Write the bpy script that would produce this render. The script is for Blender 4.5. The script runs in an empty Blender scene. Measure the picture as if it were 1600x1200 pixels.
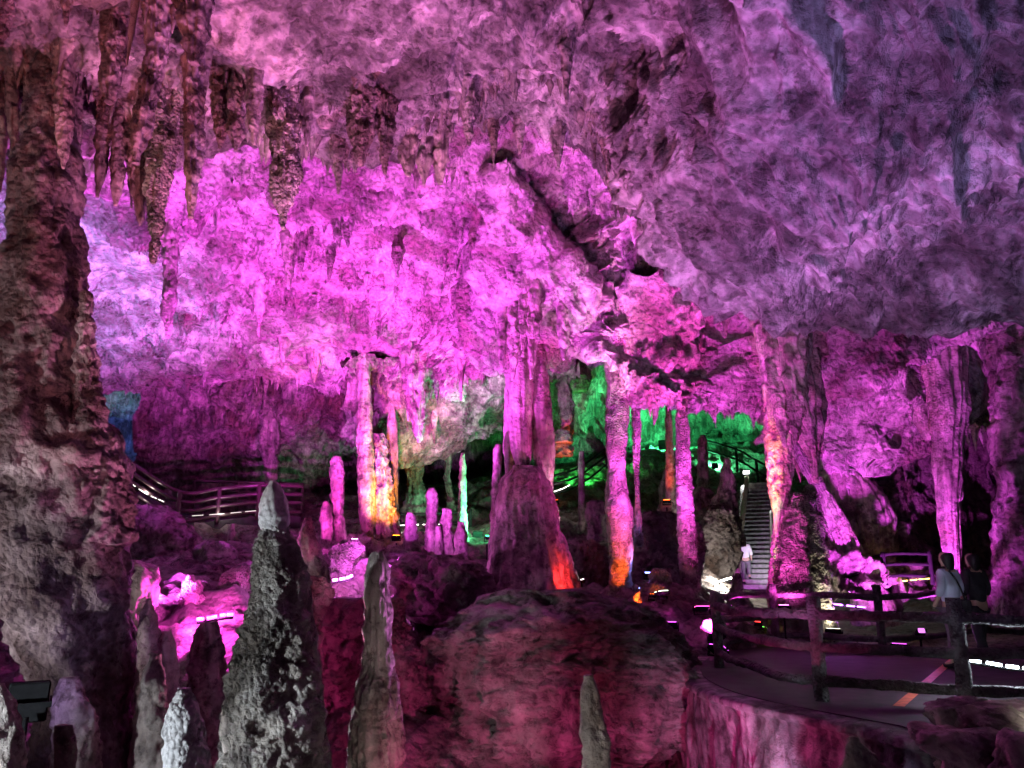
import bpy, math, random
import numpy as np
from mathutils import Vector
from mathutils.bvhtree import BVHTree

# ------------------------------------------------------------------ camera, world, exposure
sc = bpy.context.scene
C = sc.collection
PITCH = math.radians(14.04)
SP, CP = math.sin(PITCH), math.cos(PITCH)
cam_d = bpy.data.cameras.new('camera')
cam = bpy.data.objects.new('camera', cam_d)
C.objects.link(cam)
cam.location = (0, 0, 0)
cam.rotation_euler = (math.pi / 2 + PITCH, 0, 0)
cam_d.sensor_width = 36
cam_d.lens = 27
cam_d.clip_start = 0.05
cam_d.clip_end = 300
sc.camera = cam

w = bpy.data.worlds.new('World')
sc.world = w
w.use_nodes = True
w.node_tree.nodes['Background'].inputs[0].default_value = (0.34, 0.10, 0.36, 1)
w.node_tree.nodes['Background'].inputs[1].default_value = 0.06

sc.view_settings.view_transform = 'Standard'
sc.view_settings.look = 'None'
sc.view_settings.exposure = 0.5
sc.view_settings.gamma = 1
sc.cycles.use_denoising = True
sc.cycles.use_adaptive_sampling = True
sc.cycles.adaptive_threshold = 0.05
sc.cycles.adaptive_min_samples = 16
sc.cycles.max_bounces = 3
sc.cycles.diffuse_bounces = 2
sc.cycles.glossy_bounces = 1
sc.cycles.transmission_bounces = 2
sc.cycles.sample_clamp_indirect = 4.0
sc.cycles.caustics_reflective = False
sc.cycles.caustics_refractive = False

rng = np.random.default_rng(7)
random.seed(7)

# ------------------------------------------------------------------ measuring the photograph (1600 x 1200 frame)
def pt(px, py, Y):
    u, v = (px - 800) / 1200, (600 - py) / 1200
    t = Y / (CP - v * SP)
    return (u * t, Y, (SP + v * CP) * t)
def zt(py, Y): return pt(800, py, Y)[2]
def onz(px, py, z):
    u, v = (px - 800) / 1200, (600 - py) / 1200
    t = z / (SP + v * CP)
    return (u * t, (CP - v * SP) * t, z)
def mpp(Y, py=700):                       # metres per photo pixel
    v = (600 - py) / 1200
    return Y / (CP - v * SP) / 1200

# ------------------------------------------------------------------ noise
def _hash(ix, iy, iz, s):
    h = (ix * 374761393 + iy * 668265263 + iz * 1274126177 + s * 974634777) & 0xFFFFFFFF
    h = ((h ^ (h >> 13)) * 1274126177) & 0xFFFFFFFF
    return h ^ (h >> 16)
_G = np.array([(1,1,0),(-1,1,0),(1,-1,0),(-1,-1,0),(1,0,1),(-1,0,1),(1,0,-1),(-1,0,-1),
               (0,1,1),(0,-1,1),(0,1,-1),(0,-1,-1),(1,1,0),(-1,1,0),(0,-1,1),(0,-1,-1)], dtype=np.float32)
def perlin(p, s=0):
    p = np.asarray(p, dtype=np.float64)
    i = np.floor(p).astype(np.int64); f = (p - i).astype(np.float32)
    u = f * f * f * (f * (f * 6 - 15) + 10)
    r = np.zeros(len(p), dtype=np.float32)
    for dx in (0, 1):
        wx = u[:, 0] if dx else 1 - u[:, 0]
        for dy in (0, 1):
            wy = u[:, 1] if dy else 1 - u[:, 1]
            for dz in (0, 1):
                wz = u[:, 2] if dz else 1 - u[:, 2]
                g = _G[_hash(i[:, 0] + dx, i[:, 1] + dy, i[:, 2] + dz, s) & 15]
                d = g[:, 0] * (f[:, 0] - dx) + g[:, 1] * (f[:, 1] - dy) + g[:, 2] * (f[:, 2] - dz)
                r += wx * wy * wz * d
    return r
def fbm(p, o=4, s=0, gain=0.5, lac=2.03):
    p = np.asarray(p); r = 0; a = 1.0
    for k in range(o):
        r = r + a * perlin(p, s + k); p = p * lac; a *= gain
    return r
def ridged(p, o=4, s=0, gain=0.5):
    r = 0; a = 1.0; p = np.asarray(p)
    for k in range(o):
        r = r + a * (1 - 2.4 * np.abs(perlin(p, s + k))); p = p * 2.07; a *= gain
    return r
def worley(p, s=0):
    p = np.asarray(p, dtype=np.float64)
    i = np.floor(p).astype(np.int64); f = p - i
    best = np.full(len(p), 9.0)
    for dx in (-1, 0, 1):
        for dy in (-1, 0, 1):
            for dz in (-1, 0, 1):
                h = _hash(i[:, 0] + dx, i[:, 1] + dy, i[:, 2] + dz, s)
                jx = (h & 1023) / 1023.0; jy = ((h >> 10) & 1023) / 1023.0; jz = ((h >> 20) & 1023) / 1023.0
                d = (dx + jx - f[:, 0])**2 + (dy + jy - f[:, 1])**2 + (dz + jz - f[:, 2])**2
                best = np.minimum(best, d)
    return np.sqrt(best)

# ------------------------------------------------------------------ mesh helpers
def mesh_np(name, V, F, smooth=True):
    """V (n,3) array, F list of arrays of quads / triangles"""
    me = bpy.data.meshes.new(name)
    V = np.ascontiguousarray(V, dtype=np.float32)
    me.vertices.add(len(V)); me.vertices.foreach_set('co', V.ravel())
    loops = []; starts = []; totals = []; n = 0
    for f in F:
        f = np.asarray(f, dtype=np.int32)
        if len(f) == 0: continue
        k = f.shape[1]
        loops.append(f.ravel()); starts.append(np.arange(len(f), dtype=np.int32) * k + n)
        totals.append(np.full(len(f), k, dtype=np.int32)); n += len(f) * k
    loops = np.concatenate(loops); starts = np.concatenate(starts); totals = np.concatenate(totals)
    me.loops.add(len(loops)); me.loops.foreach_set('vertex_index', loops)
    me.polygons.add(len(starts)); me.polygons.foreach_set('loop_start', starts)
    me.polygons.foreach_set('loop_total', totals)
    me.polygons.foreach_set('use_smooth', np.full(len(starts), smooth, dtype=bool))
    me.update(calc_edges=True); me.validate()
    return me
def link(name, me, mat, parent=None, loc=(0, 0, 0)):
    o = bpy.data.objects.new(name, me)
    C.objects.link(o); o.location = loc
    if mat is not None and me is not None:
        me.materials.clear(); me.materials.append(mat)
    if parent is not None: o.parent = parent
    return o
def tag(o, label=None, cat=None, group=None, kind=None):
    if label: o['label'] = label
    if cat: o['category'] = cat
    if group: o['group'] = group
    if kind: o['kind'] = kind
    return o
def empty(name, loc, label, cat, group=None, rz=0):
    o = bpy.data.objects.new(name, None); C.objects.link(o)
    o.location = loc; o.rotation_euler = (0, 0, rz); o.empty_display_size = 0.2
    return tag(o, label, cat, group)
def grid_faces(nv, nu, wrap=False, base=0):
    a = np.arange(nv * nu).reshape(nv, nu) + base
    if wrap: a = np.concatenate([a, a[:, :1]], axis=1)
    return np.stack([a[:-1, :-1], a[:-1, 1:], a[1:, 1:], a[1:, :-1]], axis=-1).reshape(-1, 4)
class MB:
    def __init__(self): self.V = []; self.Q = []; self.T = []; self.n = 0
    def add(self, V, Q=(), T=()):
        self.V.append(np.asarray(V, float))
        if len(Q): self.Q.append(np.asarray(Q) + self.n)
        if len(T): self.T.append(np.asarray(T) + self.n)
        self.n += len(V); return self
    def box(self, c, s, rz=0, bev=0.0):
        hx, hy, hz = s[0] / 2, s[1] / 2, s[2] / 2
        V = np.array([(x, y, z) for z in (-hz, hz) for y in (-hy, hy) for x in (-hx, hx)])
        if bev:                                  # chamfered box: 24 verts
            V2 = []; 
            for x, y, z in V:
                sx, sy, sz = np.sign([x, y, z])
                V2 += [(x - sx * bev, y - sy * bev, z), (x - sx * bev, y, z - sz * bev), (x, y - sy * bev, z - sz * bev)]
            import bmesh
            bm = bmesh.new()
            for v in V2: bm.verts.new(v)
            bmesh.ops.convex_hull(bm, input=bm.verts)
            bm.verts.index_update()
            V = np.array([v.co[:] for v in bm.verts]); T = [[v.index for v in f.verts] for f in bm.faces]
            T3 = [t for t in T if len(t) == 3]; Q4 = [t for t in T if len(t) == 4]
            bm.free()
        else:
            Q4 = [(0, 2, 3, 1), (4, 5, 7, 6), (0, 1, 5, 4), (2, 6, 7, 3), (0, 4, 6, 2), (1, 3, 7, 5)]; T3 = []
        c_, s_ = math.cos(rz), math.sin(rz)
        V = np.stack([V[:, 0] * c_ - V[:, 1] * s_ + c[0], V[:, 0] * s_ + V[:, 1] * c_ + c[1], V[:, 2] + c[2]], 1)
        return self.add(V, Q4, T3)
    def tube(self, pts, r, seg=8, rough=0.0, cap=True, seed=3):
        pts = np.asarray(pts, float); n = len(pts)
        r = np.full(n, r) if np.isscalar(r) else np.asarray(r, float)
        tan = np.gradient(pts, axis=0); tan /= np.linalg.norm(tan, axis=1)[:, None] + 1e-9
        ref = np.array([0, 0, 1.0]) if abs(tan[:, 2]).mean() < 0.8 else np.array([1.0, 0, 0])
        a = np.cross(tan, ref); a /= np.linalg.norm(a, axis=1)[:, None] + 1e-9
        b = np.cross(tan, a)
        th = np.arange(seg) * 2 * math.pi / seg
        ring = a[:, None, :] * np.cos(th)[None, :, None] + b[:, None, :] * np.sin(th)[None, :, None]
        V = (pts[:, None, :] + ring * r[:, None, None]).reshape(-1, 3)
        if rough:
            d = fbm(V * 9, 3, seed) * rough
            V = V + ring.reshape(-1, 3) * d[:, None]
        Q = grid_faces(n, seg, True)
        T = []
        if cap:
            V = np.concatenate([V, pts[:1], pts[-1:]])
            m = n * seg
            for k in range(seg):
                T.append((m, (k + 1) % seg, k)); T.append((m + 1, (n - 1) * seg + k, (n - 1) * seg + (k + 1) % seg))
        return self.add(V, Q, T)
    def build(self, name, mat, parent=None, loc=(0, 0, 0), smooth=False):
        V = np.concatenate(self.V) - np.asarray(loc, float)
        F = []
        if self.Q: F.append(np.concatenate(self.Q))
        if self.T: F.append(np.concatenate(self.T))
        off = (0, 0, 0) if parent is not None else loc
        me = mesh_np(name, V, F, smooth)
        return link(name, me, mat, parent, off)
def cr(P, n):
    """Catmull-Rom along axis 0 of P to n samples"""
    P = np.asarray(P, float); m = len(P)
    if m == 2: 
        t = np.linspace(0, 1, n).reshape((-1,) + (1,) * (P.ndim - 1)); return P[0] * (1 - t) + P[1] * t
    Q = np.concatenate([(2 * P[0] - P[1])[None], P, (2 * P[-1] - P[-2])[None]])
    t = np.linspace(0, m - 1, n); k = np.minimum(t.astype(int), m - 2)
    f = (t - k).reshape((-1,) + (1,) * (P.ndim - 1))
    a, b, c, d = Q[k], Q[k + 1], Q[k + 2], Q[k + 3]
    return 0.5 * (2 * b + (c - a) * f + (2 * a - 5 * b + 4 * c - d) * f**2 + (3 * b - a - 3 * c + d) * f**3)

# ------------------------------------------------------------------ materials
def new_mat(name):
    m = bpy.data.materials.new(name); m.use_nodes = True
    nt = m.node_tree; b = nt.nodes['Principled BSDF']
    return m, nt, b
def N(nt, t, **kw):
    n = nt.nodes.new(t)
    for k, v in kw.items():
        if k in n.inputs.keys(): n.inputs[k].default_value = v
        else: setattr(n, k, v)
    return n
def ramp(nt, stops):
    r = nt.nodes.new('ShaderNodeValToRGB'); e = r.color_ramp.elements
    e[0].position, e[0].color = stops[0][0], (*stops[0][1], 1)
    e[1].position, e[1].color = stops[-1][0], (*stops[-1][1], 1)
    for p, c in stops[1:-1]:
        x = e.new(p); x.color = (*c, 1)
    return r
def rock_mat(name, light, mid, dark, stain, stain_lo=0.55, streak=0.35, bump=0.6, crust=14.0, crust_w=0.5, rough=0.75, spec=0.35, big=0.3, pits=0.85):
    m, nt, b = new_mat(name); L = nt.links.new
    geo = N(nt, 'ShaderNodeNewGeometry')
    pos = geo.outputs['Position']
    n1 = N(nt, 'ShaderNodeTexNoise', Scale=big, Detail=4.0, Roughness=0.62); L(pos, n1.inputs['Vector'])
    r1 = ramp(nt, [(0.30, dark), (0.47, mid), (0.62, light)]); L(n1.outputs['Fac'], r1.inputs['Fac'])
    n2 = N(nt, 'ShaderNodeTexNoise', Scale=2.6, Detail=5.0, Roughness=0.68); L(pos, n2.inputs['Vector'])
    r2 = ramp(nt, [(0.36, (0.33, 0.30, 0.30)), (0.48, (0.85, 0.83, 0.81)), (0.66, (1.18, 1.16, 1.13))]); L(n2.outputs['Fac'], r2.inputs['Fac'])
    mul = N(nt, 'ShaderNodeMix', data_type='RGBA', blend_type='MULTIPLY'); mul.inputs[0].default_value = 1
    L(r1.outputs['Color'], mul.inputs[6]); L(r2.outputs['Color'], mul.inputs[7])
    # clay / iron stains
    off = N(nt, 'ShaderNodeMapping'); off.inputs['Location'].default_value = (11, 5, 3); L(pos, off.inputs['Vector'])
    n3 = N(nt, 'ShaderNodeTexNoise', Scale=0.7, Detail=4.0, Roughness=0.65); L(off.outputs[0], n3.inputs['Vector'])
    r3 = ramp(nt, [(stain_lo - 0.03, (0, 0, 0)), (stain_lo + 0.16, (1, 1, 1))]); L(n3.outputs['Fac'], r3.inputs['Fac'])
    mx = N(nt, 'ShaderNodeMix', data_type='RGBA'); L(r3.outputs['Color'], mx.inputs[0]); L(mul.outputs[2], mx.inputs[6]); mx.inputs[7].default_value = (*stain, 1)
    # run-off streaks, stretched along z
    st = N(nt, 'ShaderNodeMapping'); st.inputs['Scale'].default_value = (5.5, 5.5, 0.55); L(pos, st.inputs['Vector'])
    n4 = N(nt, 'ShaderNodeTexNoise', Scale=1.0, Detail=2.0, Roughness=0.6); L(st.outputs[0], n4.inputs['Vector'])
    r4 = ramp(nt, [(0.42, (1 - streak,) * 3), (0.6, (1, 1, 1))]); L(n4.outputs['Fac'], r4.inputs['Fac'])
    m2 = N(nt, 'ShaderNodeMix', data_type='RGBA', blend_type='MULTIPLY'); m2.inputs[0].default_value = 1
    L(mx.outputs[2], m2.inputs[6]); L(r4.outputs['Color'], m2.inputs[7])
    # relief, with dirt in its pits
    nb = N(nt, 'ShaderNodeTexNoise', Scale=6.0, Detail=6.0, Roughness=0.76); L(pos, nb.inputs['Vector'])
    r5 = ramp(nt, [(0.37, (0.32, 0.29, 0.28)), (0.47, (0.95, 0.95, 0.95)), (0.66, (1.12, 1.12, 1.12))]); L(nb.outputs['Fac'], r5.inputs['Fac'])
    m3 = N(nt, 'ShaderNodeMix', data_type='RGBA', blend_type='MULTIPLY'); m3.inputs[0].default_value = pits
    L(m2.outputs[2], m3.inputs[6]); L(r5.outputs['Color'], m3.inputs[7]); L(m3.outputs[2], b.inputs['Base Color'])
    vo = N(nt, 'ShaderNodeTexVoronoi', Scale=crust, feature='F1'); L(pos, vo.inputs['Vector'])
    ad = N(nt, 'ShaderNodeMath', operation='MULTIPLY_ADD'); L(vo.outputs['Distance'], ad.inputs[0]); ad.inputs[1].default_value = -crust_w; L(nb.outputs['Fac'], ad.inputs[2])
    bp = N(nt, 'ShaderNodeBump', Strength=bump, Distance=0.28); L(ad.outputs[0], bp.inputs['Height']); L(bp.outputs['Normal'], b.inputs['Normal'])
    rb = ramp(nt, [(0.38, (bump * 0.45,) * 3), (0.58, (bump * 1.3,) * 3)]); L(n3.outputs['Fac'], rb.inputs['Fac']); L(rb.outputs['Color'], bp.inputs['Strength'])
    rr = ramp(nt, [(0.3, (rough - 0.25,) * 3), (0.7, (rough + 0.12,) * 3)]); L(n2.outputs['Fac'], rr.inputs['Fac']); L(rr.outputs['Color'], b.inputs['Roughness'])
    b.inputs['Specular IOR Level'].default_value = spec
    return m
def plain_mat(name, col, rough=0.6, metal=0.0, var=0.25, scale=20, bump=0.2, spec=0.4):
    m, nt, b = new_mat(name); L = nt.links.new
    geo = N(nt, 'ShaderNodeNewGeometry')
    n = N(nt, 'ShaderNodeTexNoise', Scale=scale, Detail=6.0); L(geo.outputs['Position'], n.inputs['Vector'])
    r = ramp(nt, [(0.3, tuple(c * (1 - var) for c in col)), (0.7, tuple(min(1, c * (1 + var)) for c in col))]); L(n.outputs['Fac'], r.inputs['Fac'])
    L(r.outputs['Color'], b.inputs['Base Color'])
    bp = N(nt, 'ShaderNodeBump', Strength=bump, Distance=0.02); L(n.outputs['Fac'], bp.inputs['Height']); L(bp.outputs['Normal'], b.inputs['Normal'])
    b.inputs['Roughness'].default_value = rough; b.inputs['Metallic'].default_value = metal
    b.inputs['Specular IOR Level'].default_value = spec
    return m
def glow_mat(name, col, strength):
    m, nt, b = new_mat(name)
    b.inputs['Base Color'].default_value = (*[min(1, c) * 0.5 for c in col], 1)
    b.inputs['Emission Color'].default_value = (*col, 1)
    b.inputs['Emission Strength'].default_value = strength
    return m

LIME = (0.62, 0.57, 0.53)
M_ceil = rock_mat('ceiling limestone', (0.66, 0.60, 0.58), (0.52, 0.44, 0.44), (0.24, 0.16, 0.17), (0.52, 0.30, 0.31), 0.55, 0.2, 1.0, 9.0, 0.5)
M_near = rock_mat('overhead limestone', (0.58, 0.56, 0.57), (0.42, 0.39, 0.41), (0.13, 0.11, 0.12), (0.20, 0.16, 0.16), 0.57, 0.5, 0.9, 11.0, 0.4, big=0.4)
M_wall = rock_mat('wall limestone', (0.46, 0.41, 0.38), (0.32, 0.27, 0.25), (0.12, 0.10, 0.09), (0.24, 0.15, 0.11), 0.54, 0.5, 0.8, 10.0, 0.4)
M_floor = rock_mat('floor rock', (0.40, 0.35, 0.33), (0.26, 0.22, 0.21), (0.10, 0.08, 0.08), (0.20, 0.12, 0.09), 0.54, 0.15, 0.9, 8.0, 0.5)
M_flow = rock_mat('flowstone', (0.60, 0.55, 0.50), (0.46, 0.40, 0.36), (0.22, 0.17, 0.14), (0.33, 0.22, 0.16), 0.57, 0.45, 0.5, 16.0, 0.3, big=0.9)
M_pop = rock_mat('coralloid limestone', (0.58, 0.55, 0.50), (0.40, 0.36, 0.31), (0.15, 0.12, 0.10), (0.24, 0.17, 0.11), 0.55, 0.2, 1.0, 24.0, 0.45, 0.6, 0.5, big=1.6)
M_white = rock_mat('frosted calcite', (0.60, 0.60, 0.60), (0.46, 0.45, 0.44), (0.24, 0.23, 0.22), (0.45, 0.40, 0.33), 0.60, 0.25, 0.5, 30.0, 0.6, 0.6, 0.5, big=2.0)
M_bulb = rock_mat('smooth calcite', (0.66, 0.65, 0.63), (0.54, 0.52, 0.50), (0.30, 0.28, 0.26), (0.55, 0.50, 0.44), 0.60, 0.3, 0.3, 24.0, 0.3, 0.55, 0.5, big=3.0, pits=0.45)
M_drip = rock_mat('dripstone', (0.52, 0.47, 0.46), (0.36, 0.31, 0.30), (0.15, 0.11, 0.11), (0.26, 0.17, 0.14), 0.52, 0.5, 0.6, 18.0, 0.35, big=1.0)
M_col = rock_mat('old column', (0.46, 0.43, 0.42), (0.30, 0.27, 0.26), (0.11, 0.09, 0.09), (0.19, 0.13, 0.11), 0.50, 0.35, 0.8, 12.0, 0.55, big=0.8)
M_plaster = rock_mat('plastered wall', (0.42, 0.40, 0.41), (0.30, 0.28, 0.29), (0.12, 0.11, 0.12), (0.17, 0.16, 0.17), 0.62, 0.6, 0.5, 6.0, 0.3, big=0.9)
M_log = rock_mat('cast log rail', (0.17, 0.16, 0.17), (0.12, 0.11, 0.12), (0.06, 0.055, 0.06), (0.08, 0.06, 0.05), 0.58, 0.2, 0.6, 30.0, 0.4, big=2.0)
M_deck = plain_mat('deck paving', (0.06, 0.054, 0.058), 0.75, 0, 0.3, 5, 0.25)
M_orange_paint = plain_mat('orange paint', (0.62, 0.17, 0.07), 0.5, 0, 0.35, 14, 0.2)
M_step = plain_mat('stair stone', (0.20, 0.20, 0.20), 0.35, 0, 0.4, 8, 0.3)
M_rail = plain_mat('maroon painted pipe', (0.07, 0.04, 0.045), 0.3, 0.2, 0.2, 12, 0.1)
M_pole = plain_mat('pale log pole', (0.50, 0.43, 0.32), 0.6, 0, 0.3, 14, 0.4)
M_black = plain_mat('black lamp housing', (0.012, 0.012, 0.013), 0.8, 0, 0.3, 20, 0.1, 0.08)
M_skin = plain_mat('skin', (0.52, 0.34, 0.26), 0.5, 0, 0.06, 20, 0.05)
M_hair = plain_mat('dark hair', (0.012, 0.010, 0.010), 0.45, 0, 0.4, 60, 0.3)
M_shirt = plain_mat('white shirt', (0.75, 0.73, 0.76), 0.8, 0, 0.06, 10, 0.3)
M_shirt2 = plain_mat('pale blue shirt', (0.55, 0.60, 0.75), 0.8, 0, 0.06, 10, 0.3)
M_dark_cloth = plain_mat('dark cloth', (0.03, 0.03, 0.035), 0.85, 0, 0.3, 12, 0.3)
M_trouser = plain_mat('grey trousers', (0.16, 0.13, 0.17), 0.85, 0, 0.2, 12, 0.3)

# ------------------------------------------------------------------ lofted rock sheets (the cave's shell)
CENTRE = np.array([0.0, 10.0, 1.5])
BV = {}
def sheet(name, ctrl, nu, nv, mat, big=0.35, med=0.18, small=0.05, seed=0, strata=1.0, kind='structure', crust=0.06, fold=0.0, pos_is_world=False, diag=0.0, dents=(), ledge=0.0):
    """ctrl[row][col] = (px, py, Y) measured points; lofted to nv x nu, then roughened in 3D"""
    P = np.array([[p if pos_is_world else pt(*p) for p in row] for row in ctrl], float)
    G = cr(P, nv); G = np.swapaxes(cr(np.swapaxes(G, 0, 1), nu), 0, 1)
    du = np.gradient(G, axis=1); dv = np.gradient(G, axis=0)
    n = np.cross(du, dv); n /= np.linalg.norm(n, axis=2)[..., None] + 1e-9
    flip = np.sign(((CENTRE - G) * n).sum(2)); flip[flip == 0] = 1
    s0 = np.sign(np.median(flip)) or 1
    n = n * s0
    V = G.reshape(-1, 3); n = n.reshape(-1, 3)
    q = V * np.array([1, 1, strata])
    warp = np.stack([fbm(q * 0.5, 2, seed + 50), fbm(q * 0.5, 2, seed + 60), fbm(q * 0.5, 2, seed + 70)], 1)
    qw = q + warp * 0.4
    rm = np.clip(0.62 + 1.5 * fbm(q / 2.7, 2, seed + 90), 0.12, 1.35)          # rough and smooth stretches
    d = big * 1.6 * fbm(qw / 3.1, 3, seed) + med * rm * (ridged(qw / 1.25, 4, seed + 10, 0.52) - 0.6) + small * 2 * rm * fbm(q / 0.22, 3, seed + 20, 0.6)
    cell = worley(qw / 0.55, seed + 30)
    d += crust * rm * (0.9 - cell * 1.6) + med * 0.9 * (0.55 - worley(q * np.array([0.8, 1.15, 1.0]) / 1.05 + warp * 0.15, seed + 31))   # broken facets
    if fold:                                             # hanging folds and runnels
        d += fold * (ridged(V * np.array([1.6, 1.6, 0.22]) + warp * 0.4, 3, seed + 40) - 0.5)
    if diag:                                             # long oblique folds of the right-hand mass
        c = V[:, 0] * 0.83 - V[:, 1] * 0.56; al = V[:, 0] * 0.56 + V[:, 1] * 0.83
        c = c + 0.35 * warp[:, 0]
        m = np.clip((V[:, 0] - 0.3) / 1.5, 0, 1) * np.clip((6.6 - V[:, 0]) / 2.5, 0, 1)
        d += diag * m * (ridged(np.stack([c * 1.25, al * 0.16, V[:, 2] * 0.1], 1), 3, seed + 41, 0.6) - 0.5)
    for px, py, rad, dep in dents:                       # hollows
        hx = V[:, 0] / (V[:, 1] * CP + V[:, 2] * SP) * 1200 + 800
        hy = 600 - (V[:, 2] * CP - V[:, 1] * SP) / (V[:, 1] * CP + V[:, 2] * SP) * 1200
        rr = np.hypot(hx - px, (hy - py) * 1.6) / rad + 0.5 * fbm(q * 1.3, 3, seed + 47)
        d -= dep * np.clip(1.25 - rr, 0, 0.7) ** 0.8
    if ledge:                                            # broken bedding steps across the vault
        c = (V[:, 1] * 0.85 + V[:, 0] * 0.12 + 2.6 * warp[:, 1]) / 1.7
        f = c - np.floor(c)
        d += ledge * rm * (f ** 4 - 0.2)
        c = (V[:, 1] * 0.8 - V[:, 0] * 0.25 + 1.8 * warp[:, 2]) / 0.63
        f = c - np.floor(c)
        d += ledge * 0.35 * rm * (f ** 4 - 0.2)
    side = np.stack([perlin(q / 0.6, seed + 80), perlin(q / 0.6, seed + 81), perlin(q / 0.6, seed + 82)], 1)
    d += small * 0.7 * rm * (ridged(qw / 0.34, 3, seed + 35, 0.6) - 0.5)
    V = V + n * d[:, None] + side * (med * 0.9)
    me = mesh_np(name, V, [grid_faces(nv, nu)])
    o = link(name, me, mat); tag(o, kind=kind)
    return o, V.reshape(nv, nu, 3)
def bvh_of(Vg):
    nv, nu = Vg.shape[:2]
    s = 2
    Vs = Vg[::s, ::s]; f = grid_faces(*Vs.shape[:2])
    return BVHTree.FromPolygons([tuple(v) for v in Vs.reshape(-1, 3)], [tuple(int(i) for i in q) for q in f])

# overhead rock: a ledge on the left and a heavy mass sinking towards the right
def tanel(py): return math.tan(PITCH + math.atan((600 - py) / 1200))
near_cols = [(-420, 150, 6.6, 6.0), (60, 152, 6.6, 6.0), (160, 190, 6.5, 6.0), (300, 212, 6.2, 6.0), (450, 222, 6.1, 6.0), (600, 250, 6.1, 6.1),
             (740, 205, 6.8, 6.2), (860, 205, 7.0, 6.2), (950, 235, 6.8, 5.9), (1010, 290, 6.1, 5.6), (1080, 390, 4.6, 5.1), (1160, 455, 3.8, 4.7),
             (1230, 492, 3.45, 4.45), (1350, 490, 3.45, 4.3), (1480, 488, 3.35, 4.2), (1640, 486, 3.3, 4.1), (2000, 486, 3.3, 4.1)]
ctrl = []
pr = [0, .2, .4, .6, .8, .93, 1.0]
for k in pr:
    row = []
    for px, pl, zl, zo in near_cols:
        py = -420 + (pl + 420) * k
        z = zo + (zl - zo) * k + 0.45 * math.sin(k * math.pi)
        row.append(pt(px, py, z / tanel(py)))
    ctrl.append(row)
for dy, dz in ((0.7, 0.15), (1.5, 1.2), (2.3, 2.8)):
    ctrl.append([(x, y + dy, z + dz) for x, y, z in ctrl[6]])
near_o, near_V = sheet('ceiling', ctrl, 880, 380, M_near, 0.42, 0.15, 0.045, 3, 1.0, fold=0.10, crust=0.05, pos_is_world=True, diag=0.24,
                      dents=((1440, 105, 55, 0.2), (1330, 370, 80, 0.22), (1430, 345, 60, 0.2), (980, 60, 60, 0.25), (500, 120, 50, 0.4)))

# the wide bright vault behind the ledge
R0 = [(130, 11.9), (230, 13.3), (330, 15.7), (410, 18.4), (490, 21.4), (550, 24.0), (597, 25.6)]
vault = [(-500, R0), (-150, R0), (150, R0), (400, R0), (560, R0),
         (700, [(130, 11.9), (230, 13.3), (330, 15.5), (410, 17.8), (490, 20), (550, 21.5), (588, 22.5)]),
         (790, [(130, 11.9), (230, 13.3), (300, 15.0), (370, 16.6), (440, 17.8), (505, 18.5), (550, 18.9)]),
         (860, [(130, 11.9), (230, 13.4), (300, 15.4), (370, 16.9), (440, 17.8), (505, 18.3), (548, 18.6)]),
         (930, [(130, 11.9), (230, 13.6), (320, 15.2), (400, 16.2), (455, 16.6), (510, 16.7), (550, 16.6)]),
         (1010, [(150, 12), (250, 14.5), (340, 14.9), (420, 16.0), (465, 16.5), (535, 16.8), (600, 16.8)]),
         (1110, [(200, 12.5), (300, 14.8), (380, 15.2), (440, 16.4), (500, 17.0), (570, 17.2), (640, 17.6)]),
         (1200, [(350, 13), (420, 14), (470, 15.2), (510, 16.0), (560, 16.6), (600, 17.2), (640, 17.8)]),
         (1300, [(380, 12.5), (450, 13.5), (500, 14.5), (560, 15.7), (620, 17), (680, 18), (722, 18.8)]),
         (1420, [(380, 12.5), (450, 13.5), (500, 14.5), (560, 15.7), (620, 17), (680, 18), (725, 18.8)]),
         (1490, [(380, 12.5), (450, 13.5), (500, 14.5), (540, 15.7), (575, 16.7), (610, 17.8), (640, 18.5)]),
         (1620, [(380, 12.5), (440, 13.5), (490, 14.5), (530, 15.7), (565, 16.7), (595, 17.8), (620, 18.3)]),
         (2000, [(380, 12.5), (440, 13.5), (490, 14.5), (530, 15.7), (565, 16.7), (595, 17.8), (620, 18.3)])]
ctrl = [[pt(px, rows[k][0], rows[k][1]) for px, rows in vault] for k in range(7)]
for dy, dz in ((0.6, 0.12), (1.5, 1.0), (3.0, 2.6)):
    ctrl.append([(x, y + dy, z + dz) for x, y, z in ctrl[6]])
vault_o, vault_V = sheet('ceiling', ctrl, 960, 460, M_ceil, 0.34, 0.24, 0.07, 21, 1.9, crust=0.08, pos_is_world=True, ledge=0.24,
                        dents=((340, 375, 75, 0.6), (600, 330, 45, 0.4), (1440, 560, 70, 0.5), (1380, 520, 60, 0.4), (700, 470, 40, 0.3)))

# green-lit shoulder hanging behind the vault's lip
lips = [(540, 690), (600, 715), (640, 724), (700, 705), (750, 668), (800, 625), (850, 585), (900, 560)]
ctrl = []
for k in (0, .3, .6, .85, 1):
    ctrl.append([pt(px, 560 + (pl - 560) * k, 23.0 + 4.0 * k) for px, pl in lips])
for dy, dz in ((0.8, 0.2), (2.5, 1.0), (6, 1.5)):
    ctrl.append([(x, y + dy, z + dz) for x, y, z in ctrl[4]])
green_o, green_V = sheet('ceiling', ctrl, 240, 200, M_wall, 0.4, 0.26, 0.06, 33, 1.5, crust=0.09, pos_is_world=True)

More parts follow.
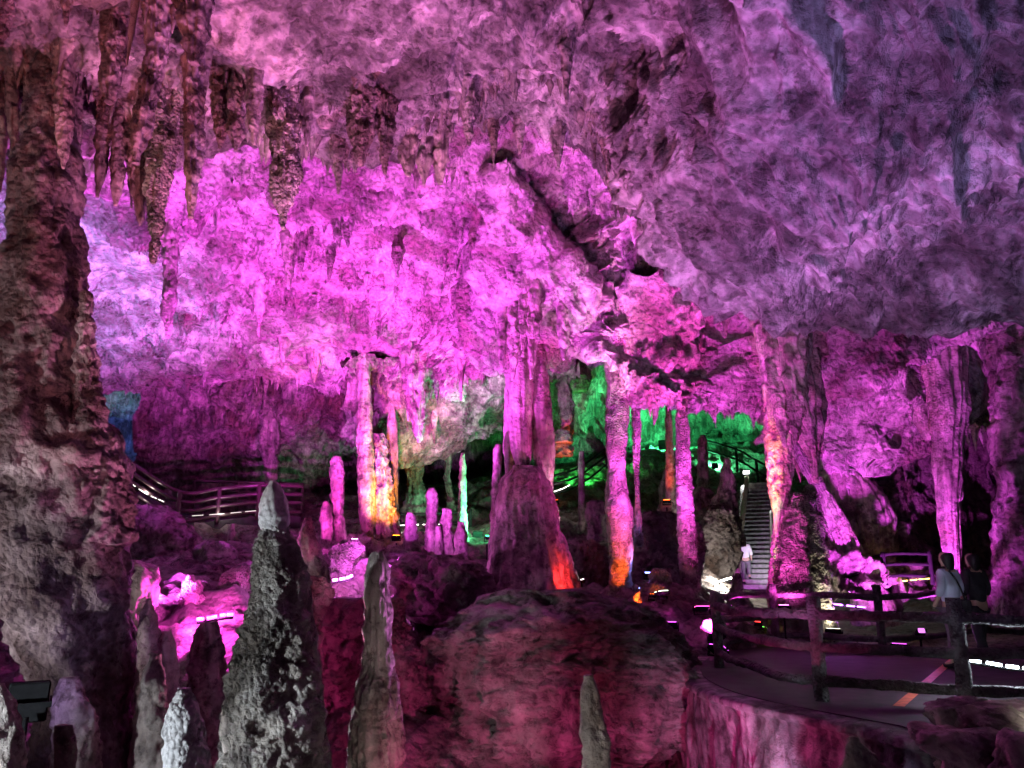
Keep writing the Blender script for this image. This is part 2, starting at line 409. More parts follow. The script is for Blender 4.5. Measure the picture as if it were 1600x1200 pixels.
# back wall on the left, above the far walkway
colsW = [(215, 0), (260, 0), (320, 0), (380, 0.2), (430, 0.8), (500, 2.5), (560, 4.0), (620, 5.0)]
ctrl = []
for py, Y, f in ((560, 26.8, 0), (610, 26.9, 0), (650, 27.3, 0.1), (685, 27.9, 0.3), (715, 28.6, 1.0), (760, 29.4, 1.6), (800, 29.8, 1.8), (860, 30.0, 1.8)):
    ctrl.append([(px, py, Y + d * f) for px, d in colsW])
lw_o, lw_V = sheet('cave_wall', ctrl, 260, 200, M_wall, 0.55, 0.22, 0.05, 44, 0.7, fold=0.12)

# lower wall on the right, behind the platform
ctrl = []
for py, Y in ((640, 20.2), (700, 20.4), (745, 20.8), (800, 20.2), (850, 19.4), (900, 18.6), (950, 17.8)):
    ctrl.append([(1275, py, Y - 1.2), (1330, py, Y - 0.8), (1400, py, Y - 0.3), (1450, py, Y + 0.2), (1520, py, Y + 1.2), (1600, py, Y + 1.0), (1750, py, Y - 1), (2000, py, Y - 4)])
rw_o, rw_V = sheet('cave_wall', ctrl, 170, 120, M_wall, 0.5, 0.25, 0.05, 55, 0.6, fold=0.2)

# outer shell of the cave: far end and both sides
ctrl = []
for z, k in ((-7, 1.0), (-3, 1.0), (1, 1.02), (5, 1.0), (9, 0.9), (12, 0.72), (14, 0.4)):
    ctrl.append([(x * k, 10 + (y - 10) * k, z) for x, y in ((-26, -4), (-26, 8), (-25, 22), (-21, 36), (-10, 44), (2, 47), (14, 48), (24, 42), (30, 30), (30, 16), (29, 4), (28, -4))])
shell_o, shell_V = sheet('cave_wall', ctrl, 420, 120, M_wall, 1.2, 0.5, 0.06, 66, 1.0, crust=0.2, pos_is_world=True)
ctrl = [[(x, y, 13.2 + 0.4 * math.sin(x)) for x in (-27, -10, 5, 18, 31)] for y in (-4, 10, 25, 38, 50)]
sheet('ceiling', ctrl, 90, 90, M_wall, 0.8, 0.3, 0.05, 77, 1.0, pos_is_world=True)

# ------------------------------------------------------------------ ground: one sheet from the pit to the far chamber
DECK_Z = -1.30
gp = [pt(*p) for p in [(200, 830, 25), (300, 825, 26), (440, 822, 26), (520, 850, 24), (250, 870, 20), (330, 895, 18), (450, 900, 17.5), (300, 985, 14), (400, 975, 14),
      (540, 912, 17), (600, 872, 20), (700, 880, 19.5), (650, 855, 23), (690, 835, 27), (650, 985, 15), (760, 945, 17.5), (900, 950, 16.5), (1000, 955, 16), (1080, 945, 16.5),
      (1060, 1010, 14), (960, 1010, 14.5), (900, 890, 21), (900, 820, 27), (1000, 840, 24), (1060, 800, 27), (1130, 880, 25), (1100, 770, 30), (1000, 720, 36), (1060, 700, 40),
      (1140, 930, 22), (860, 770, 32), (150, 930, 17), (50, 960, 18)]]
gp += [(-4, 9, -3.4), (-1, 8, -3.6), (1.5, 9, -3.6), (-6, 6, -3.2), (-1, 4, -3.6), (2, 6, -3.6), (-9, 10, -2.6), (-13, 12, -1.5), (-18, 18, 0), (-20, 30, 3), (-24, 10, 0), (-8, 30, 3.0), (-3, 33, 3.2),
       (2.2, 11.5, -3.2), (3, 9, -3.6), (5, 6, -3.5), (8, 5, -3), (4.0, 14, -1.7), (5.5, 17, -1.4), (8, 18, -1.4), (12, 15, -1.35), (14, 8, -1.5), (18, 14, -1.2), (20, 22, 0), (9, 25, -0.6), (8.2, 27, -0.55),
       (12.5, 27, 1.2), (14, 32, 4), (13, 38, 5.6), (10.5, 36, 4.0), (16, 40, 7), (20, 36, 6), (5, 44, 6), (-10, 42, 4), (0, 1, -3), (-8, 1, -2.5), (10, 1, -3), (25, 30, 4), (25, 5, -1), (-25, 1, -1), (0, 48, 5), (8, 32, 1.6), (7, 30, 0.6)]
gp = np.array(gp)
def ground_fit():
    d = np.linalg.norm(gp[:, None, :2] - gp[None, :, :2], axis=2)
    A = np.block([[d + 0.0 * np.eye(len(gp)), np.ones((len(gp), 1))], [np.ones((1, len(gp))), np.zeros((1, 1))]])
    A[:len(gp), :len(gp)] -= 0.25 * np.eye(len(gp))
    return np.linalg.solve(A, np.append(gp[:, 2], 0))
gw = ground_fit()
def ground_z(x, y):
    x = np.atleast_1d(x); y = np.atleast_1d(y)
    r = np.zeros(len(x))
    for k in range(len(gp)): r += gw[k] * np.hypot(x - gp[k, 0], y - gp[k, 1])
    return r + gw[-1]
# platform outline on the deck plane
near_edge = [onz(px, py, DECK_Z)[:2] for px, py in ((1094, 1046), (1104, 1060), (1140, 1078), (1200, 1094), (1290, 1112), (1400, 1132), (1500, 1150))]
near_edge += [(6.0, 6.4), (9.0, 5.2), (14, 4.5)]
back_edge = [onz(px, py, DECK_Z)[:2] for px, py in ((1098, 1034), (1120, 1022), (1160, 1012), (1215, 1005), (1300, 1004))]
back_edge += [(7.2, 14.6), (9.5, 14.2), (14, 14.5)]
poly = np.array(near_edge + back_edge[::-1])
def in_poly(x, y, P):
    c = np.zeros(len(x), bool); j = len(P) - 1
    for i in range(len(P)):
        xi, yi = P[i]; xj, yj = P[j]
        m = ((yi > y) != (yj > y)) & (x < (xj - xi) * (y - yi) / (yj - yi + 1e-12) + xi)
        c ^= m; j = i
    return c
def build_ground():
    xs = np.linspace(-27, 31, 560); ys = np.concatenate([np.linspace(0.5, 30, 360), np.linspace(30.12, 49, 150)])
    X, Y = np.meshgrid(xs, ys); x, y = X.ravel(), Y.ravel()
    z = ground_z(x, y)
    p = np.stack([x, y, z * 0.7], 1)
    wv = np.stack([fbm(p * 0.5, 2, 91), fbm(p * 0.5, 2, 92), fbm(p * .5, 2, 93)], 1)
    d = 0.35 * fbm(p / 2.2, 3, 94) + 0.16 * (ridged((p + wv) / 0.9, 4, 95, 0.55) - 0.6) + 0.28 * (0.75 - worley((p + wv * 0.6) / 1.1, 96)) + 0.05 * fbm(p / 0.16, 3, 97)
    # the trodden ground behind the platform and at the stair foot is flatter
    flat = np.clip(1 - np.hypot((x - 9) / 5.0, (y - 19) / 8.0), 0, 1); flat = np.minimum(1, flat * 2.5)
    z = z + d * (1 - 0.85 * flat)
    sa, se = np.array(pt(1184, 921, 27.5)), np.array(pt(1187, 755, 33.0)); ax = (se - sa)[:2]; al2 = (ax ** 2).sum()
    tp = ((x - sa[0]) * ax[0] + (y - sa[1]) * ax[1]) / al2; off = np.abs((x - sa[0]) * ax[1] - (y - sa[1]) * ax[0]) / math.sqrt(al2)
    tr = (tp > -0.9) & (tp < 1.03) & (off < 1.15)
    z[tr] = np.minimum(z[tr], sa[2] + np.clip(tp[tr], 0, 1) * (se[2] - sa[2]) - 0.45)
    ins = in_poly(x, y, poly)
    z[ins] = np.minimum(z[ins], DECK_Z - 0.35)
    side = np.stack([perlin(p / 0.5, 98), perlin(p / 0.5, 99)], 1) * 0.15
    V = np.stack([x + side[:, 0], y + side[:, 1], z], 1)
    o = link('ground', mesh_np('ground', V, [grid_faces(len(ys), len(xs))]), M_floor)
    tag(o, kind='structure')
    return V.reshape(len(ys), len(xs), 3)
ground_V = build_ground()
BV['near'] = bvh_of(near_V); BV['vault'] = bvh_of(vault_V); BV['green'] = bvh_of(green_V)
BV['ground'] = bvh_of(ground_V)
def gz(x, y):
    h = BV['ground'].ray_cast(Vector((x, y, 20)), Vector((0, 0, -1)))
    z = h[0].z if h[0] is not None else float(ground_z(x, y)[0])
    return max(z, DECK_Z) if in_poly(np.array([x]), np.array([y]), poly)[0] else z
def ceil_hit(px, py):
    d = Vector(pt(px, py, 10)).normalized(); best = None
    for k in [k for k in BV if k != 'ground']:
        h = BV[k].ray_cast(Vector((0, 0, 0)), d)
        if h[0] is not None and (best is None or h[3] < best[1]): best = (h[0], h[3])
    return best[0] if best else None
def ground_hit(px, py):
    d = Vector(pt(px, py, 10)).normalized()
    h = BV['ground'].ray_cast(Vector((0, 0, 0)), d)
    return h[0]

# ------------------------------------------------------------------ dripstone: one builder for columns, stalagmites, stalactites, boulders
SEED = [100]
def formation(name, label, cat, rows, Y, mat=None, depth=1.0, amp=0.16, flute=0.0, tier=0.0, period=0.3, pop=0.0, popf=14.0, group=None, up=0.0, down=0.0,
              seg=None, res=None, parent=None, upflare=1.25, downflare=1.1, lump=1.0, kind=None, crag=0.0, lobes=0):
    SEED[0] += 7; s = SEED[0]
    rows = sorted(rows)
    py = np.array([r[0] for r in rows], float); xl = np.array([r[1] for r in rows], float); xr = np.array([r[2] for r in rows], float)
    z = np.array([zt(p, Y) for p in py]); k = np.array([mpp(Y, p) for p in py])
    xc = ((xl + xr) / 2 - 800) * k; r = (xr - xl) / 2 * k
    if up: z = np.insert(z, 0, z[0] + up); xc = np.insert(xc, 0, xc[0]); r = np.insert(r, 0, r[0] * upflare)
    if down: z = np.append(z, z[-1] - down); xc = np.append(xc, xc[-1]); r = np.append(r, r[-1] * downflare)
    h = z[0] - z[-1]; rm = max(r.max(), 0.02)
    res = res or max(0.02, 0.0022 * Y)
    n = int(np.clip(h / res, 20, 150)); seg = seg or int(np.clip(2 * math.pi * rm / res, 14, 110))
    zz = np.linspace(z[0], z[-1], n)
    def sm(a):
        v = np.interp(-zz, -z, a)
        wdt = max(1, n // 26); ker = np.hanning(2 * wdt + 3)[1:-1]; ker /= ker.sum()
        return np.convolve(np.pad(v, len(ker) // 2, mode='edge'), ker, 'valid')[:n]
    xx, rr = sm(xc), np.maximum(sm(r), 0.004)
    th = np.arange(seg) * 2 * math.pi / seg
    T, Z = np.meshgrid(th, zz); R = np.repeat(rr[:, None], seg, 1); XC = np.repeat(xx[:, None], seg, 1)
    ct, st = np.cos(T).ravel(), np.sin(T).ravel(); Rf = R.ravel(); zf = Z.ravel()
    q = np.stack([ct, st, zf / (rm * 2.2 + 0.15)], 1)
    f = 1 + amp * 0.9 * fbm(q * 1.1 + s, 3, s) * lump
    if flute:
        kf = 3.2
        f += flute * (ridged(np.stack([ct * kf, st * kf, zf * 0.5], 1) + s, 2, s + 1) - 0.6)
    if tier:
        ph = zf / period + 0.55 * fbm(np.stack([ct * 0.8, st * 0.8, zf * 1.5], 1) + s, 2, s + 2)
        t = ph - np.floor(ph)
        f += tier * (np.sqrt(np.clip(1 - (2 * t - 1) ** 2, 0, 1)) - 0.75)
    Rn = Rf * f
    V = np.stack([XC.ravel() + ct * Rn, Y + st * Rn * depth, zf], 1)
    nrm = np.stack([ct, st, np.zeros_like(ct)], 1)
    a2 = np.minimum(0.05 + 0.10 * rm, 0.30 * Rf + 0.004)
    dsp = a2 * amp * 3.2 * fbm(V * np.array([1, 1, 0.55]) / max(0.10, rm * 0.55) + s, 4, s + 3, 0.55)
    if pop:
        wq = V * popf + np.stack([perlin(V * popf * 0.35, s + 4), perlin(V * popf * 0.35, s + 14), perlin(V * popf * 0.35, s + 24)], 1) * 1.5
        pm = np.clip(0.75 + 1.1 * fbm(V * popf * 0.12, 2, s + 34), 0.15, 1.4)
        dsp += pop * pm * np.minimum(1, Rf / (pop * 2)) * (0.85 - 1.5 * worley(wq, s + 5)) + pop * 0.55 * (0.7 - 1.3 * worley(wq * 2.3, s + 8))
    if crag:
        cq = V / max(0.25, rm * 0.45) + s
        cq = cq + np.stack([perlin(cq * 0.7, s + 41), perlin(cq * 0.7, s + 42), perlin(cq * 0.7, s + 43)], 1) * 0.7
        dsp += crag * rm * (0.55 * (ridged(cq, 4, s + 44, 0.55) - 0.6) + 0.9 * (0.7 - worley(cq * 1.2, s + 45)) + 0.5 * fbm(cq * 5, 4, s + 46, 0.6))
    V = V + nrm * dsp[:, None]
    V[:, 2] += np.minimum(Rf * 0.4, 0.06) * perlin(V * 5 + s, s + 6)
    V = np.concatenate([V, [[xx[0], Y, zz[0]]], [[xx[-1], Y, zz[-1]]]])
    m = n * seg
    kk = np.arange(seg); k2 = (kk + 1) % seg
    Tt = np.concatenate([np.stack([np.full(seg, m), k2, kk], 1), np.stack([np.full(seg, m + 1), (n - 1) * seg + kk, (n - 1) * seg + k2], 1)])
    faces = [grid_faces(n, seg, True), Tt]
    g = np.random.default_rng(s)
    for j in range(lobes):                               # lesser drips sharing the root
        ja = g.uniform(0, 2 * math.pi); jr = rr[0] * g.uniform(0.7, 1.5); jl = h * g.uniform(0.18, 0.55); j0 = rr[0] * g.uniform(0.3, 0.55)
        sg, nr_ = 9, 9
        tt = np.arange(sg) * 2 * math.pi / sg; lz = np.linspace(0, 1, nr_)
        prof = j0 * (1 - lz) ** 0.75 * (1 + g.normal(0, 0.07, nr_)) + 0.004
        jt = 1 + g.normal(0, 0.12, (nr_, sg))
        LV = np.stack([xx[0] + math.cos(ja) * jr + np.cos(tt)[None] * prof[:, None] * jt, Y + math.sin(ja) * jr * depth + np.sin(tt)[None] * prof[:, None] * jt, np.repeat((zz[0] - lz * jl)[:, None], sg, 1)], 2).reshape(-1, 3)
        faces.append(grid_faces(nr_, sg, True, len(V))); V = np.concatenate([V, LV])
    base = np.array([xx[-1], Y, zz[-1]])
    me = mesh_np(name, V - base, faces)
    o = link(name, me, mat or M_flow, None, base)
    if parent is not None:
        o.parent = parent; o.location = Vector(base) - Vector(parent.location)
        if label: o['label'] = label
    else: tag(o, label, cat, group, kind)
    return o
def above(x, y, z):
    best = None
    for k in [k for k in BV if k != 'ground']:
        h = BV[k].ray_cast(Vector((x, y, z)), Vector((0, 0, 1)))
        if h[0] is not None and (best is None or h[3] < best): best = h[3]
    return best
def auto_up(rows, Y, default, cap=3.2):
    r = sorted(rows)[0]; p = pt((r[1] + r[2]) / 2, r[0], Y)
    a = above(p[0], p[1], p[2] - 0.25)
    return default if a is None or a > cap else max(0.12, a - 0.25 + 0.25)
def stalactite(label, rows, Y=None, mat=None, up=None, group='stalactites hanging from the ceiling', name='stalactite', **kw):
    rows = sorted(rows)
    cx = (rows[0][1] + rows[0][2]) / 2
    if Y is None:
        h = ceil_hit(cx, rows[0][0])
        Y = (h.y + 0.05) if h is not None else 14.0
    else: up = auto_up(rows, Y, 0.35 if up is None else up)
    kw.setdefault('flute', 0.16); kw.setdefault('amp', 0.34); kw.setdefault('crag', 0.10); kw.setdefault('lobes', 0 if Y > 13 else 4)
    return formation(name, label, 'stalactite', rows, Y, mat or M_drip, up=(0.35 if up is None else up), group=group, **kw)
def stalagmite(label, rows, Y, mat=None, down=0.6, group='stalagmites rising from the cave floor', name='stalagmite', cat='stalagmite', **kw):
    kw.setdefault('crag', 0.13); kw.setdefault('tier', 0.08); kw['amp'] = kw.get('amp', 0.16) * 1.5; kw.setdefault('period', 0.02 * Y)
    return formation(name, label, cat, rows, Y, mat or M_flow, down=down, group=group, **kw)
def column(label, rows, Y, mat=None, **kw):
    kw['up'] = auto_up(rows, Y, kw.get('up', 0.6)); kw.setdefault('upflare', 1.15); kw.setdefault('down', 0.6); kw.setdefault('group', 'columns joining floor and ceiling')
    return formation('rock_column', label, 'column', rows, Y, mat or M_flow, **kw)
def boulder(label, rows, Y, mat=None, **kw):
    kw.setdefault('amp', 0.3); kw.setdefault('depth', 0.8); kw.setdefault('crag', 0.16)
    return formation('boulder', label, 'boulder', rows, Y, mat or M_floor, group='boulders on the cave floor', **kw)

# ------------------------------------------------------------------ hanging flowstone masses
def relief(label, rows, seed, tuck=1.5, nu=150, nv=150, **kw):
    """a bulging sheet of flowstone on the vault: rows of (py, left px, right px, Y)"""
    ctrl = []
    for py, a, b, Y in rows:
        c, hw = (a + b) / 2, (b - a) / 2
        ctrl.append([(c + hw * f, py, Y + dy) for f, dy in ((-1.12, tuck), (-1.0, 0.45), (-0.6, 0.12), (-0.2, 0), (0.2, 0), (0.6, 0.12), (1.0, 0.45), (1.12, tuck))])
    last = [pt(*p) for p in ctrl[-1]]; P = [[pt(*p) for p in r] for r in ctrl] + [[(x, y + 0.7, z + 0.15) for x, y, z in last], [(x, y + 1.8, z + 1.2) for x, y, z in last]]
    o, Vg = sheet('flowstone_mass', P, nu, nv, M_ceil, 0.2, 0.16, 0.06, seed, 0.6, kind=None, crust=0.10, pos_is_world=True, **kw)
    tag(o, label, 'flowstone', 'flowstone masses'); BV['relief%d' % seed] = bvh_of(Vg)
relief('great fan of pink flowstone hanging from the ceiling above the central columns', [(255, 768, 800, 13.4), (310, 752, 838, 14.2), (370, 745, 872, 15.0), (430, 738, 912, 15.8), (490, 732, 955, 16.4), (535, 742, 990, 16.9), (560, 770, 975, 17.3)], 201, fold=0.16)
relief('lumpy bright pink flowstone lobe right of the great fan', [(425, 992, 1022, 15.3), (450, 978, 1062, 15.8), (485, 974, 1092, 16.3), (525, 985, 1106, 16.7), (560, 1000, 1100, 17.0)], 202, 1.2, 110, 90, fold=0.12)
def mass(*a, **k):
    o = formation(*a, **k); M = o.matrix_basis
    BV['mass%d' % len(BV)] = BVHTree.FromPolygons([tuple(M @ v.co) for v in o.data.vertices], [tuple(p.vertices) for p in o.data.polygons])
    return o
mass('flowstone_mass', 'bundle of hanging violet draperies above the magenta stalagmites', 'flowstone', [(485, 1222, 1250), (520, 1208, 1262), (570, 1203, 1276), (620, 1210, 1286), (660, 1226, 1284), (690, 1250, 1282), (715, 1264, 1280), (755, 1271, 1279)], 15.3, M_flow, amp=0.18, flute=0.22, depth=0.6, up=1.0)
mass('flowstone_mass', 'fluted purple curtain hanging beneath the bright shelf on the far right', 'flowstone', [(615, 1425, 1560), (640, 1428, 1545), (665, 1440, 1510), (688, 1452, 1490)], 17.4, M_flow, amp=0.15, flute=0.25, depth=0.4, up=0.5)
mass('flowstone_mass', 'ragged violet rock fringe hanging under the bright slope at the right', 'flowstone', [(690, 1310, 1460), (712, 1318, 1450), (730, 1328, 1390), (745, 1335, 1380)], 18.4, M_ceil, amp=0.4, flute=0.3, depth=0.4, up=0.4)
mass('flowstone_mass', 'brown fluted drapery hanging from the ledge at top left of centre', 'flowstone', [(78, 470, 520), (110, 472, 532), (150, 474, 540), (175, 486, 534), (196, 500, 524)], 9.3, M_drip, amp=0.15, flute=0.2, depth=0.6, up=0.6)
# ------------------------------------------------------------------ columns
column('massive dark brown column at the left edge with scaly knobbly surface',
       [(150, 54, 98), (200, 45, 106), (250, 37, 114), (330, 31, 120), (420, 20, 122), (455, 4, 126), (500, 8, 128), (560, 2, 136), (620, -6, 144), (655, -12, 152), (695, -20, 184), (800, -22, 194),
        (880, -10, 196), (950, 15, 192), (1030, 48, 190), (1100, 60, 190), (1200, 55, 200)], 9.0, M_col, amp=0.22, tier=0.10, period=0.5, pop=0.05, popf=6, crag=0.08, up=1.5, down=0.8, upflare=1.0, res=0.02)
stalagmite('thin dark spire clinging to the right flank of the massive left column', [(455, 132, 138), (480, 129, 142), (520, 124, 145), (580, 120, 151), (660, 116, 162), (740, 112, 190), (820, 110, 198)], 8.75, M_col, 0.2, tier=0.1, amp=0.15)
column('slim bright violet column with ringed bands left of the orange one', [(535, 556, 582), (560, 560, 577), (600, 559, 579), (680, 558, 582), (760, 559, 585), (820, 563, 585), (838, 566, 584), (855, 564, 586), (872, 556, 592)], 23.3, M_flow, amp=0.14, tier=0.10, period=0.33, pop=0.03, popf=9)
column('slender pink column behind the slim violet one with narrow upper neck', [(600, 607, 618), (650, 607, 618), (662, 604, 622), (700, 605, 622), (745, 607, 622), (800, 606, 622), (850, 602, 624)], 24.4, M_flow, amp=0.12, tier=0.1, period=0.25, up=2.4, upflare=0.8)
stalagmite('stocky orange lit stalagmite with dripping skirt between two thin columns', [(678, 587, 598), (690, 583, 602), (720, 582, 606), (760, 582, 611), (800, 584, 618), (835, 588, 624), (855, 590, 642)], 23.7, M_flow, flute=0.15, amp=0.25, pop=0.03, popf=8)
column('thick fluted plum column standing on the central dome, left blade', [(500, 797, 822), (540, 792, 830), (580, 790, 834), (640, 792, 832), (700, 799, 830), (745, 810, 828)], 17.0, M_flow, amp=0.12, flute=0.14, down=0.3, downflare=0.8)
column('pale fluted slab column standing on the central dome, right blade', [(520, 822, 848), (570, 826, 854), (620, 829, 859), (680, 832, 865), (725, 836, 865), (765, 850, 863), (800, 858, 864)], 17.1, M_flow, amp=0.14, flute=0.16, tier=0.06, period=0.7, down=0.9)
column('narrow column lit mint green behind the central plum column', [(560, 790, 802), (610, 789, 801), (650, 787, 803), (700, 786, 806), (735, 790, 803), (770, 792, 802)], 18.0, M_flow, amp=0.14, flute=0.1)
column('thick banded magenta column, its rough foot glowing orange and blue', [(535, 940, 985), (575, 946, 975), (620, 948, 977), (655, 946, 983), (690, 947, 980), (725, 949, 976), (770, 946, 980), (800, 947, 988), (850, 950, 988), (900, 953, 985), (945, 952, 990)], 16.9, M_pop, amp=0.14, tier=0.07, period=0.42, pop=0.028, popf=9, up=0.9)
column('thin crooked greenish column close behind the thick banded magenta one', [(590, 985, 1003), (640, 987, 1001), (680, 988, 1001), (720, 989, 999), (765, 992, 999), (810, 990, 1002)], 17.7, M_pop, amp=0.25, tier=0.1, period=0.2, up=1.2)
column('tall warty purple column right of centre, thinnest where it meets the ceiling', [(545, 1063, 1074), (590, 1066, 1072), (612, 1065, 1072), (628, 1057, 1073), (680, 1056, 1077), (760, 1057, 1081), (840, 1059, 1087), (900, 1063, 1091), (930, 1064, 1096)], 17.1, M_pop, amp=0.1, pop=0.045, popf=10, up=0.8, upflare=2)
column('broad draped column lit yellow, red and green beside the staircase', [(560, 1190, 1245), (620, 1194, 1240), (690, 1197, 1238), (740, 1200, 1237), (775, 1204, 1232), (800, 1209, 1226), (850, 1207, 1222), (930, 1200, 1226)], 16.4, M_flow, amp=0.16, flute=0.1, pop=0.03, popf=9)
column('fluted violet drapery column on the far right behind the visitors', [(640, 1455, 1512), (690, 1461, 1502), (740, 1462, 1500), (800, 1467, 1499), (850, 1474, 1500), (890, 1482, 1500), (930, 1480, 1505)], 16.6, M_flow, amp=0.12, flute=0.2)
column('dark knobbly column cut by the right edge of the picture', [(600, 1555, 1650), (650, 1557, 1645), (700, 1555, 1640), (740, 1562, 1645), (790, 1560, 1640), (860, 1566, 1650), (930, 1560, 1660)], 15.5, M_wall, amp=0.25, tier=0.1, period=0.8, pop=0.05, popf=5)

# ------------------------------------------------------------------ stalagmites
tall = stalagmite('tall knobbly grey stalagmite in the foreground topped by a smooth white bulb',
           [(824, 419, 443), (833, 411, 452), (843, 407, 458), (870, 403, 469), (920, 396, 474), (1000, 384, 484), (1080, 372, 492), (1150, 360, 500), (1230, 345, 510)],
           6.0, M_pop, 1.2, amp=0.14, pop=0.0085, popf=17, res=0.0125, crag=0.13)
formation('bulb', 'smooth white bulb on the tip', None, [(750, 423, 431), (756, 418, 436), (768, 412, 443), (785, 407, 448), (805, 405, 451), (822, 408, 450), (836, 413, 446), (848, 418, 440)], 6.0, M_bulb, amp=0.16, pop=0.004, popf=24, crag=0.07, parent=tall, res=0.01)
stalagmite('short white stalagmite with frosted tiers at the bottom left', [(1075, 283, 292), (1086, 273, 302), (1110, 264, 312), (1140, 260, 317), (1165, 260, 319), (1200, 258, 322), (1260, 256, 326)], 5.0, M_white, 1.5, amp=0.06, tier=0.05, period=0.14, pop=0.008, popf=34, res=0.012)
stalagmite('slender blunt grey stalagmite stepping wider at a ledge, foreground centre left', [(862, 585, 595), (870, 579, 602), (890, 574, 606), (930, 572, 607), (985, 571, 610), (1040, 569, 616), (1060, 569, 620), (1070, 560, 624), (1100, 552, 626), (1150, 547, 627), (1230, 544, 632)], 7.0, M_flow, 1.2, amp=0.14, tier=0.05, period=0.24, flute=0.07, pop=0.007, popf=16, crag=0.06, res=0.015)
stalagmite('pale pointed stalagmite with dark bands at the bottom centre', [(1055, 916, 925), (1066, 911, 930), (1090, 909, 936), (1130, 908, 944), (1170, 910, 950), (1230, 912, 954)], 6.0, M_flow, 1.5, amp=0.12, tier=0.06, period=0.13, pop=0.006, popf=20, res=0.014)
stalagmite('knobbly tapering side spur on the right of the tall knobbly stalagmite', [(905, 470, 482), (960, 468, 490), (1040, 476, 500), (1120, 484, 506), (1200, 488, 516)], 6.3, M_col, 1.2, amp=0.15)
stalagmite('small pale nub against the left foot of the tall knobbly stalagmite', [(1102, 350, 358), (1115, 344, 365), (1145, 343, 368), (1175, 350, 372), (1220, 352, 374)], 5.8, M_flow, 1.0, amp=0.2)
stalagmite('pointed plum stalagmite with a pink nipple tip, left foreground cluster', [(935, 231, 236), (945, 228, 237), (960, 220, 242), (985, 215, 246), (1030, 216, 246), (1100, 214, 250)], 9.0, M_flow, 1.2, amp=0.1)
stalagmite('thin hooked stalagmite leaning at the foot of the massive left column', [(952, 173, 186), (965, 174, 200), (985, 182, 210), (1010, 189, 212), (1060, 190, 213), (1110, 190, 212)], 9.4, M_flow, 1.2, amp=0.2)
stalagmite('grey stalagmite with a frosted knob, in front of the plum nipple tipped one', [(1020, 237, 250), (1030, 236, 250), (1042, 226, 255), (1070, 222, 258), (1110, 220, 260), (1200, 217, 262)], 7.2, M_flow, 1.2, amp=0.2, pop=0.008, popf=20)
stalagmite('rounded crimson stalagmite right of the plum nipple tipped one', [(986, 252, 264), (998, 249, 270), (1030, 248, 276), (1070, 250, 278), (1130, 250, 280)], 9.2, M_flow, 1.2, amp=0.1)
stalagmite('wide dim violet stalagmite left behind the tall knobbly one', [(972, 318, 336), (985, 308, 342), (1020, 300, 346), (1090, 295, 350), (1180, 290, 352)], 10.5, M_flow, 1.0, amp=0.12)
stalagmite('rounded dim maroon stalagmite low in the left corner, widest of its group', [(1058, 99, 116), (1070, 93, 124), (1095, 88, 134), (1130, 88, 148), (1200, 86, 152)], 7.0, M_flow, 1.2, amp=0.1)
stalagmite('little finger shaped stalagmite at the bottom left edge of the picture', [(1134, 90, 110), (1150, 87, 116), (1180, 88, 116), (1240, 86, 118)], 5.6, M_flow, 1.2, amp=0.1)
stalagmite('violet lit stalagmite cut by the bottom left corner', [(1068, -6, 4), (1090, -14, 16), (1130, -20, 28), (1200, -24, 32)], 5.2, M_flow, 1.2, amp=0.1)
stalagmite('broad dark red domed stalagmite in the centre, carrying the twin columns', [(728, 820, 834), (734, 801, 846), (748, 784, 857), (785, 772, 867), (830, 768, 876), (870, 764, 886), (910, 758, 898), (945, 748, 910)], 16.6, M_flow, 0.8, amp=0.09, flute=0.07, lump=1.2, crag=0.04, tier=0.0)
stalagmite('small dark nipple on the left shoulder of the central dome', [(727, 803, 809), (738, 800, 812), (760, 796, 818)], 16.3, M_flow, 0.2)
stalagmite('pink ringed stalagmite with a crimson cap under the back wall', [(713, 524, 531), (722, 517, 536), (740, 517, 537), (765, 518, 537), (785, 515, 536), (810, 515, 537), (850, 511, 540)], 22.0, M_flow, 0.8, amp=0.12, tier=0.09, period=0.45)
stalagmite('small egg shaped pink stalagmite beside the crimson capped one', [(783, 506, 513), (793, 501, 517), (812, 500, 519), (835, 502, 519)], 21.5, M_flow, 0.8, amp=0.12)
stalagmite('pink pyramid shaped stalagmite right behind the tall knobbly one', [(808, 478, 483), (820, 473, 487), (845, 468, 494), (870, 464, 505), (890, 464, 514)], 13.5, M_flow, 0.8, amp=0.12, flute=0.05)
stalagmite('rose stalagmite with a rounded knob, tallest of the small middle cluster', [(762, 671, 678), (770, 667, 683), (785, 666, 684), (800, 668, 682), (840, 666, 686), (875, 662, 692)], 19.6, M_flow, 0.6, amp=0.15)
stalagmite('flat topped rose stalagmite stump in the small middle cluster', [(795, 692, 705), (800, 691, 706), (840, 690, 707), (875, 688, 712)], 19.4, M_flow, 0.6, amp=0.15)
stalagmite('thin rose stalagmite squeezed between the knobbed and the flat topped ones', [(822, 681, 688), (840, 680, 691), (875, 678, 694)], 19.2, M_flow, 0.6, amp=0.2)
stalagmite('thin pale green stalagmite standing tall against the dark recess', [(708, 721, 726), (722, 719, 727), (760, 717, 728), (800, 716, 729), (840, 715, 731), (880, 712, 734)], 22.5, M_flow, 0.8, amp=0.12, tier=0.08, period=0.3)
stalagmite('little stalagmite with a red orange tip at the foot of the orange one', [(801, 638, 645), (812, 634, 649), (835, 632, 651), (865, 630, 656)], 20.5, M_flow, 0.6, amp=0.12)
stalagmite('short ruddy stalagmite at the right of the small middle cluster', [(815, 716, 724), (830, 713, 728), (860, 712, 730), (880, 710, 732)], 19.0, M_flow, 0.6, amp=0.2)
